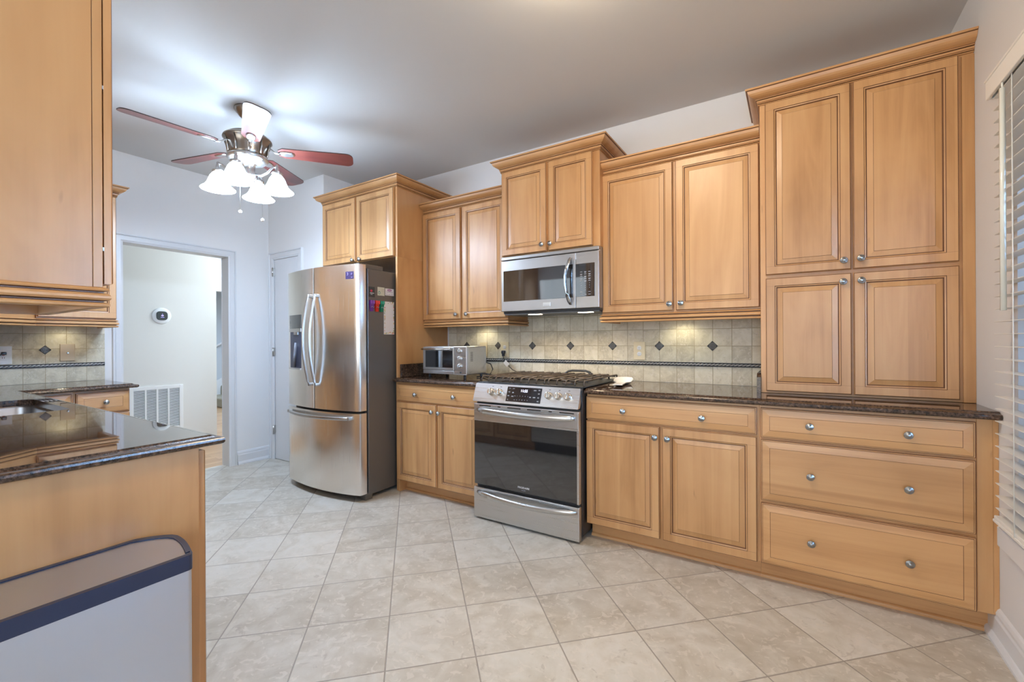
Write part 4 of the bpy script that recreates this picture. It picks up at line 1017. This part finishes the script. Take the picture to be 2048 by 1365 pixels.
# ------------------------------------------------------------------ toaster oven
to = thing('toaster_oven', 'stainless toaster oven with three knobs in the counter corner', 'toaster oven', (-2.535, 2.65, .9147))
bm = bmesh.new(); box(bm, .004, .445, .006, .255, .032, .250, .008); obj('oven_case', bm, STEELX, to)
bm = bmesh.new(); box(bm, 0, .322, -.006, .008, .062, .246, .004); tdr = obj('oven_door', bm, STEELX, to)
bm = bmesh.new(); box(bm, .028, .310, -.0075, -.004, .084, .218, .001); obj('door_glass', bm, BLACKGLASS, tdr)
bm = bmesh.new(); tube(bm, [(.012, -.034, .228), (.30, -.034, .228)], .007, 12); tube(bm, [(.022, 0, .234), (.022, -.034, .228)], .005, 8); tube(bm, [(.295, 0, .236), (.295, -.034, .228)], .007, 8); obj('handle', bm, CHROME, tdr)
bm = bmesh.new(); box(bm, 0, .322, -.004, .008, .032, .060, .003); obj('crumb_tray', bm, STEELX, to)
text_mesh('brand_lettering', 'CONVECTION', .007, LBL, to, (.16, -.0045, .047), (PI / 2, 0, 0), .0002).hide_render = False
bm = bmesh.new(); box(bm, .325, .447, -.006, .008, .032, .250, .004); tcp = obj('control_panel', bm, STEELX, to)
for z in (.215, .157, .098):
    bm = bmesh.new(); lathe(bm, [(.023, 0), (.022, .003), (.0165, .004), (.0155, .020), (.013, .022), (.001, .022)], (.378, -.006, z), '-y', 24); box(bm, .375, .381, -.031, -.026, z - .013, z + .013, .001); sharp(obj('knob', bm, CHROME, tcp))
bm = bmesh.new(); lathe(bm, [(.007, 0), (.007, .005), (.001, .006)], (.39, -.006, .050), '-y', 14); obj('button', bm, BLACKPL, tcp)
bm = bmesh.new(); [box(bm, .4445, .4458, .045, .075, z, z + .003) for z in [.135 + k * .0085 for k in range(9)]]; obj('vent_slots', bm, DARKGAP, to)
for x, y in ((.05, .02), (.41, .02), (.05, .23), (.41, .23)):
    bm = bmesh.new(); lathe(bm, [(.011, 0), (.009, .033)], (x, y, 0), seg=12); obj('foot', bm, BLACKPL, to)
bm = bmesh.new(); tube(bm, [(.43, .26, .12), (.475, .27, .105), (.495, .27, .065), (.485, .25, .025), (.44, .22, .010), (.41, .17, .006)], .0045, 8); tube(bm, [(.43, .16, .034), (.455, .22, .029), (.47, .27, .022), (.51, .29, .008), (.55, .30, .006)], .005, 8); obj('power_cord', bm, BLK, to)

# spoon rest
sr = thing('spoon_rest', 'white ceramic spoon rest on the counter right of the range', 'spoon rest', (-.965, 2.905, ZC + .0005), math.radians(-80))
bm = bmesh.new()
def spoon_out(k, z, lift=0.0, n=40):
    out = []
    for i_ in range(n):
        a = 2 * PI * i_ / n; x = .085 * k * math.cos(a); y = .062 * k * math.sin(a); e = 0.0
        if math.cos(a) > .80:
            e = 1.0; x = .085 * k + .165 * k * min(1, (math.cos(a) - .80) / .10); y = math.copysign(.030 * k * min(1, abs(math.sin(a)) / .35 + .15), math.sin(a)) if abs(math.sin(a)) > 1e-6 else 0
        out.append((x, y, z + lift * max(0.0, min(1.0, .45 - x / .085)) ))
    return out
prev = None; first = None
for k, z, lf in ((.55, .0015, 0), (.80, .003, .006), (1.0, .013, .022), (1.0, .0165, .022), (.93, .0155, .020), (.78, .007, .006), (.50, .005, 0)):
    ring = [bm.verts.new(p) for p in spoon_out(k, z, lf)]
    if prev:
        for q in range(40): bm.faces.new((prev[q], prev[(q + 1) % 40], ring[(q + 1) % 40], ring[q]))
    else: first = ring
    prev = ring
bm.faces.new(prev); bm.faces.new(first)
sharp(obj('spoon_rest_dish', bm, plain('white_ceramic', (.80, .80, .79), .15, coat=.6), sr), 60)

# under-cabinet puck lights
def puck(label, x, y, z, power, col=(1.0, .90, .62)):
    t = thing('under_cabinet_light', label, 'light', (x, y, z), 0, 'puck lights under the wall cabinets')
    bm = bmesh.new(); lathe(bm, [(.034, 0), (.034, -.012), (.028, -.016), (.024, -.016)], (0, 0, 0), seg=24); obj('housing', bm, WHITEPL, t)
    bm = bmesh.new(); lathe(bm, [(.024, -.0165), (.001, -.0165)], (0, 0, 0), seg=24, cap=False); obj('lens', bm, plain('puck_lens', (1, .95, .8), .4, emit=(1, .9, .65), es=12), t)
    d = bpy.data.lights.new('puck_lamp', 'SPOT'); d.energy = power; d.color = col; d.spot_size = math.radians(150); d.spot_blend = .6; d.shadow_soft_size = .02
    o = bpy.data.objects.new('puck_lamp', d); C.objects.link(o); o.parent = t; o.location = (0, 0, -.022)
puck('puck light under the cabinet above the toaster oven', -2.25, 3.02, 1.375, 1.8)
puck('puck light under the wide cabinet right of the microwave', -.62, 3.02, 1.375, 2.0)
puck('puck light under the left wall cabinet by the doorway', -4.50, 1.00, 1.375, 1.2)
for x in (-1.575, -1.185):
    d = bpy.data.lights.new('cooktop_lamp', 'SPOT'); d.energy = 7; d.color = (1, .78, .52); d.spot_size = math.radians(150); d.spot_blend = .7; d.shadow_soft_size = .03
    o = bpy.data.objects.new('cooktop_lamp', d); C.objects.link(o); o.parent = mw; o.location = (x, MY + .06, 1.388)

# ------------------------------------------------------------------ ceiling fan
FC = Vector((-3.080, 1.562, 0))
fan = thing('ceiling_fan', 'five blade ceiling fan with a lit four shade light kit', 'ceiling fan', FC)
FM = plain('antique_nickel', (.33, .29, .25), .28, 1.0)
bm = bmesh.new(); lathe(bm, [(.078, 2.766), (.078, 2.758), (.070, 2.742), (.050, 2.715), (.032, 2.698), (.022, 2.692), (.012, 2.690)], seg=32); obj('canopy', bm, FM, fan)
bm = bmesh.new(); lathe(bm, [(.012, 2.695), (.012, 2.60)], seg=14); obj('downrod', bm, FM, fan)
bm = bmesh.new(); lathe(bm, [(.012, 2.612), (.05, 2.606), (.115, 2.588), (.142, 2.568), (.146, 2.556), (.138, 2.548), (.128, 2.535), (.120, 2.505), (.114, 2.470), (.113, 2.452), (.110, 2.448)], seg=40)
for k in range(10):
    a = 2 * PI * k / 10 + .2; c_, s_ = math.cos(a), math.sin(a)
    tube(bm, [(.139 * c_, .139 * s_, 2.552), (.124 * c_, .124 * s_, 2.51), (.116 * c_, .116 * s_, 2.455)], .007, 6)
obj('motor_housing', bm, FM, fan)
bm = bmesh.new(); lathe(bm, [(.105, 2.450), (.121, 2.444), (.124, 2.430), (.112, 2.418), (.098, 2.410), (.060, 2.402), (.045, 2.395), (.042, 2.35), (.050, 2.335), (.050, 2.31), (.030, 2.29), (.012, 2.275), (.006, 2.262), (.001, 2.260)], seg=36); obj('light_hub', bm, CHROME, fan)
# blades: slight pitch
def blade_mesh():
    bm = bmesh.new(); L0, L1, w0, w1, th = .185, .665, .052, .070, .006
    top = []; n = 7
    out = [(L0, -w0 * .55), (L0 + .03, -w0)]
    out += [(L1 - .045 + .045 * math.sin(a), -w1 + .045 - .045 * math.cos(a)) for a in [PI / 2 * k / n for k in range(n + 1)]]
    out += [(L1 - .045 + .045 * math.cos(a), w1 - .045 + .045 * math.sin(a)) for a in [PI / 2 * k / n for k in range(n + 1)]]
    out += [(L0 + .03, w0), (L0, w0 * .55)]
    a = [bm.verts.new((x, y, -th / 2)) for x, y in out]; b_ = [bm.verts.new((x, y, th / 2)) for x, y in out]
    bm.faces.new(a[::-1]).material_index = 0; bm.faces.new(b_).material_index = 0
    for k in range(len(out)): bm.faces.new((a[k], a[(k + 1) % len(out)], b_[(k + 1) % len(out)], b_[k])).material_index = 1
    return bm
EDGE = plain('blade_edge', (.05, .03, .025), .5)
A0 = -22.5
for k in range(5):
    ang = math.radians(A0 + 72 * k)
    bl = obj('blade', blade_mesh(), [CHERRY, EDGE], fan, (0, 0, 2.497), (math.radians(-12), 0, ang))
    bm = bmesh.new(); tube(bm, [(.105, 0, .03), (.135, 0, .020), (.165, 0, -.006), (.20, 0, -.011)], [.8, .9, .9, .7], 10, flat=(.011, .006))
    r0 = []
    o_ = [(.185 + .105 * (1 - math.cos(PI * i_ / 8)) / 2, .030 * math.sin(PI * i_ / 8) ** .7) for i_ in range(9)]
    o_ = o_ + [(x, -y) for x, y in o_[1:-1][::-1]]
    a = [bm.verts.new((x, y, -.0035)) for x, y in o_]; b_ = [bm.verts.new((.235 + (x - .235) * .8, y * .75, -.012)) for x, y in o_]
    bm.faces.new(a); bm.faces.new(b_)
    for i_ in range(len(o_)): bm.faces.new((a[i_], a[(i_ + 1) % len(o_)], b_[(i_ + 1) % len(o_)], b_[i_])).smooth = True
    obj('blade_iron', bm, CHROME, bl)
for k in range(4):
    ang = math.radians(42 + 90 * k); c_, s_ = math.cos(ang), math.sin(ang)
    bm = bmesh.new(); tube(bm, [(.045 * c_, .045 * s_, 2.335), (.085 * c_, .085 * s_, 2.325), (.12 * c_, .12 * s_, 2.345), (.155 * c_, .155 * s_, 2.385), (.18 * c_, .18 * s_, 2.392), (.182 * c_, .182 * s_, 2.372), (.182 * c_, .182 * s_, 2.35)], .0075, 8)
    lathe(bm, [(.004, 2.405), (.010, 2.398), (.008, 2.388), (.012, 2.38), (.012, 2.362), (.030, 2.352), (.036, 2.343), (.030, 2.336), (.026, 2.325)], (.182 * c_, .182 * s_, 0), seg=20)
    ar = obj('light_arm', bm, CHROME, fan)
    bm = bmesh.new(); lathe(bm, [(.026, 2.332), (.034, 2.326), (.046, 2.308), (.055, 2.285), (.064, 2.262), (.078, 2.242), (.096, 2.228), (.102, 2.222), (.100, 2.220), (.092, 2.226), (.075, 2.240), (.060, 2.262), (.050, 2.285), (.040, 2.308), (.020, 2.322)], (.182 * c_, .182 * s_, 0), seg=28, cap=False)
    obj('lamp_shade', bm, SHADE, ar)
    d = bpy.data.lights.new('fan_bulb', 'POINT'); d.energy = 13; d.color = COOL; d.shadow_soft_size = .05
    o = bpy.data.objects.new('fan_bulb', d); C.objects.link(o); o.parent = ar; o.location = (.182 * c_, .182 * s_, 2.235)
for (x, y, zb_) in ((-.060, -.02, 2.085), (.075, .055, 2.025)):
    bm = bmesh.new(); tube(bm, [(x * .6, y * .6, 2.33), (x, y, 2.30), (x, y, zb_)], .0012, 6); pc = obj('pull_chain', bm, CHROME, fan)
    bm = bmesh.new(); bmesh.ops.create_icosphere(bm, subdivisions=2, radius=.0115, matrix=Matrix.Translation((x, y, zb_))); obj('pull_ball', bm, plain('pull_ball', (.8, .78, .74), .3), pc, smooth=True)
# flush ceiling lamp just outside the top of the frame
cl = thing('ceiling_lamp', 'round flush ceiling lamp near the middle of the kitchen', 'ceiling lamp', (-.70, 1.50, HC))
bm = bmesh.new(); lathe(bm, [(.16, -.001), (.16, -.02), (.15, -.028)], seg=32); obj('lamp_base', bm, CHROME, cl)
bm = bmesh.new(); lathe(bm, [(.150, -.028), (.145, -.055), (.12, -.08), (.07, -.097), (.001, -.102)], seg=32, cap=False); obj('lamp_dome', bm, plain('warm_lamp_glass', (1, .9, .75), .4, emit=(1, .80, .58), es=78), cl)

# ------------------------------------------------------------------ trash can
CANST = steel('can_steel', (.58, .60, .65), .36, 2, .03)
tc_ = thing('trash_can', 'tall stainless trash can with dark blue rim in the foreground', 'trash can', (0, 0, 0))
TX0, TX1, TY1, TY0 = -1.556, -1.318, .556, -.06
def can_outline(ins=0.0, n=12):
    pts = []
    # front (towards +X) straight, sharp near-front corners, rounded back corner at the far end
    rx, ry = (TX1 - TX0) * .98, .085
    pts.append((TX1 - ins, TY0 + ins)); pts.append((TX1 - ins, TY1 - .040))
    for k in range(1, 4): a = PI / 2 * k / 4; pts.append((TX1 - ins - .018 + .018 * math.cos(a), TY1 - .040 + .014 * math.sin(a)))
    for k in range(n + 1):
        t = k / n; x = TX1 - .024 - (TX1 - .024 - TX0 - ins) * t
        pts.append((x, TY1 - ins - .024 + .022 * math.sin(PI / 2 * min(1, t * 1.6)) - .075 * max(0, (t - .62) / .38) ** 2.2))
    pts.append((TX0 + ins, TY0 + ins))
    return pts
bm = bmesh.new(); slab(bm, can_outline(.006), .02, .618); sharp(obj('can_body', bm, CANST, tc_), 40)
bm = bmesh.new(); slab(bm, can_outline(.012), 0.0, .02); obj('base_ring', bm, BLACKPL, tc_)
RIM = plain('dark_blue_rim', (.018, .026, .060), .35)
bm = bmesh.new(); slab(bm, can_outline(.0), .619, .658, [can_outline(.014)]); sharp(obj('lid_rim', bm, RIM, tc_), 40)
bm = bmesh.new(); slab(bm, can_outline(.0145), .63, .655); sharp(obj('lid', bm, CANST, tc_), 40)

# ------------------------------------------------------------------ window blind
bl = thing('window_blind', 'white two inch slat window blind with valance at the right edge', 'blind', (0, 0, 0))
BL = plain('blind_white', (.82, .81, .77), .4)
BY1, BY0 = 2.385, .73
nsl = 34; slat_proto = None
def slat_bm(z):
    bm = bmesh.new(); box(bm, .637, .684, BY0, BY1, z - .0013, z + .0013, .0008, seg=1); return bm
for k in range(nsl):
    z = .567 + k * .0467
    if slat_proto is None: slat_proto = obj('slat', slat_bm(0), BL, bl, (0, 0, z))
    else: o = slat_proto.copy(); C.objects.link(o); o.parent = bl; o.location = (0, 0, z)
bm = bmesh.new(); box(bm, .634, .684, BY0, BY1 + .004, .524, .538, .003); box(bm, .632, .684, BY0, BY1 + .010, .512, .524, .003); obj('bottom_rail', bm, BL, bl)
bm = bmesh.new(); box(bm, .622, .634, BY0 - .03, BY1 + .02, 2.112, 2.186, .003); box(bm, .618, .636, BY0 - .03, BY1 + .022, 2.178, 2.187, .003); box(bm, .634, .6845, BY1 + .008, BY1 + .020, 2.112, 2.186, .003); obj('valance', bm, BL, bl)
bm = bmesh.new(); box(bm, .640, .684, BY0, BY1, 2.14, 2.18, .002); obj('head_rail', bm, BL, bl)
for y in (2.20, 1.2):
    bm = bmesh.new(); tube(bm, [(.633, y, 2.14), (.633, y, .515)], .0018, 6); tube(bm, [(.6845, y, 2.14), (.6845, y, .53)], .0012, 6); obj('ladder_cord', bm, BL, bl)
bm = bmesh.new(); tube(bm, [(.622, 2.243, 2.085), (.622, 2.243, 1.303)], .0085, 6); lathe(bm, [(.003, 2.082), (.003, 2.105)], (.622, 2.243, 0), seg=8); obj('tilt_wand', bm, plain('wand_plastic', (.80, .80, .72), .25, coat=.5), bl)

# ------------------------------------------------------------------ hall things
th = thing('thermostat', 'round white thermostat with a dark screen on the hall wall', 'thermostat', (-5.9, 2.062, 1.503), PI / 2)
bm = bmesh.new(); lathe(bm, [(.089, 0), (.089, .006), (.084, .011), (.060, .013), (.001, .013)], seg=40, axis='-y'); obj('wall_ring', bm, plain('thermostat_white', (.80, .84, .88), .35), th)
bm = bmesh.new()
sq = [(.052 * math.copysign(abs(math.cos(a)) ** .6, math.cos(a)), .050 * math.copysign(abs(math.sin(a)) ** .6, math.sin(a))) for a in [2 * PI * k / 36 for k in range(36)]]
a_ = [bm.verts.new((x, -.012, z)) for x, z in sq]; b_ = [bm.verts.new((x * .94, -.027, z * .94)) for x, z in sq]; bm.faces.new(b_); bm.faces.new(a_)
for k in range(36): bm.faces.new((a_[k], a_[(k + 1) % 36], b_[(k + 1) % 36], b_[k])).smooth = True
ts = obj('thermostat_screen', bm, plain('screen_dark', (.045, .055, .055), .25), th)
bm = bmesh.new(); lathe(bm, [(.012, .0272), (.001, .0274)], (0, 0, .002), '-y', 16, cap=False)
for v in bm.verts: v.co.z = (v.co.z - .002) * .7 + .002
box(bm, -.017, .017, -.0278, -.0272, -.020, -.0165); box(bm, -.003, .003, -.0278, -.0272, .017, .022); obj('screen_glow', bm, plain('screen_violet', (.3, .25, .6), .5, emit=(.45, .40, .95), es=.8), ts)
vg = thing('return_air_grille', 'white louvred return air grille low on the hall wall', 'air grille', (-5.9, 1.775, .23), PI / 2)
gw, gh = .485, .500
bm = bmesh.new()
for (a, c, z0, z1) in ((0, .035, 0, gh), (gw - .035, gw, 0, gh), (.035, gw - .035, 0, .035), (.035, gw - .035, gh - .035, gh)): box(bm, a, c, -.012, 0, z0, z1, .002)
for k in (1, 2, 3): box(bm, .035 + (gw - .07) * k / 4 - .008, .035 + (gw - .07) * k / 4 + .008, -.011, 0, .03, gh - .03)
obj('grille_frame', bm, WHITEPL, vg)
bm = bmesh.new(); n_ = 32
for k in range(n_):
    z = .04 + (gh - .08) * k / (n_ - 1)
    q = [bm.verts.new(p) for p in ((.036, -.010, z - .0045), (gw - .036, -.010, z - .0045), (gw - .036, -.003, z + .0015), (.036, -.003, z + .0015))]; bm.faces.new(q)
    q2 = [bm.verts.new(v.co + Vector((0, -.0008, .0008))) for v in q]; bm.faces.new(q2)
obj('louvres', bm, WHITEPL, vg); obj('grille_back', bb(.03, gw - .03, -.001, 0, .03, gh - .03), plain('duct_dark', (.13, .13, .14), .8), vg)
# stairs glimpsed past the hall wall
st = thing('staircase', 'foot of the carpeted stairs seen through the doorway', 'stairs', (-9.615, 4.02, -.004))
for k in range(3):
    bm = bmesh.new(); box(bm, .005, .88, .30 * k, .30 * (k + 1) + .02, 0, .18 * (k + 1), .03, seg=4); obj('step', bm, plain('beige_carpet', (.36, .33, .25), .95, bump=.5, bscale=500), st)
bm = bmesh.new(); q = [(-.12, .0), (-.12, .24), (.96, .89), (.96, 0.0)]
a_ = [bm.verts.new((.001, y, z)) for y, z in q]; b_ = [bm.verts.new((.018, y, z)) for y, z in q]; bm.faces.new(a_); bm.faces.new(b_)
for k in range(4): bm.faces.new((a_[k], a_[(k + 1) % 4], b_[(k + 1) % 4], b_[k]))
obj('skirt_board', bm, TRIMW, st)
hr = thing('handrail', 'white wooden handrail on the stairwell wall', 'handrail', (-9.56, 4.06, 1.03)); bm = bmesh.new(); tube(bm, [(0, .0, 0), (0, .90, .54)], .022, 8); tube(bm, [(0, .25, .14), (-.055, .25, .12)], .01, 6); obj('rail', bm, TRIMW, hr)
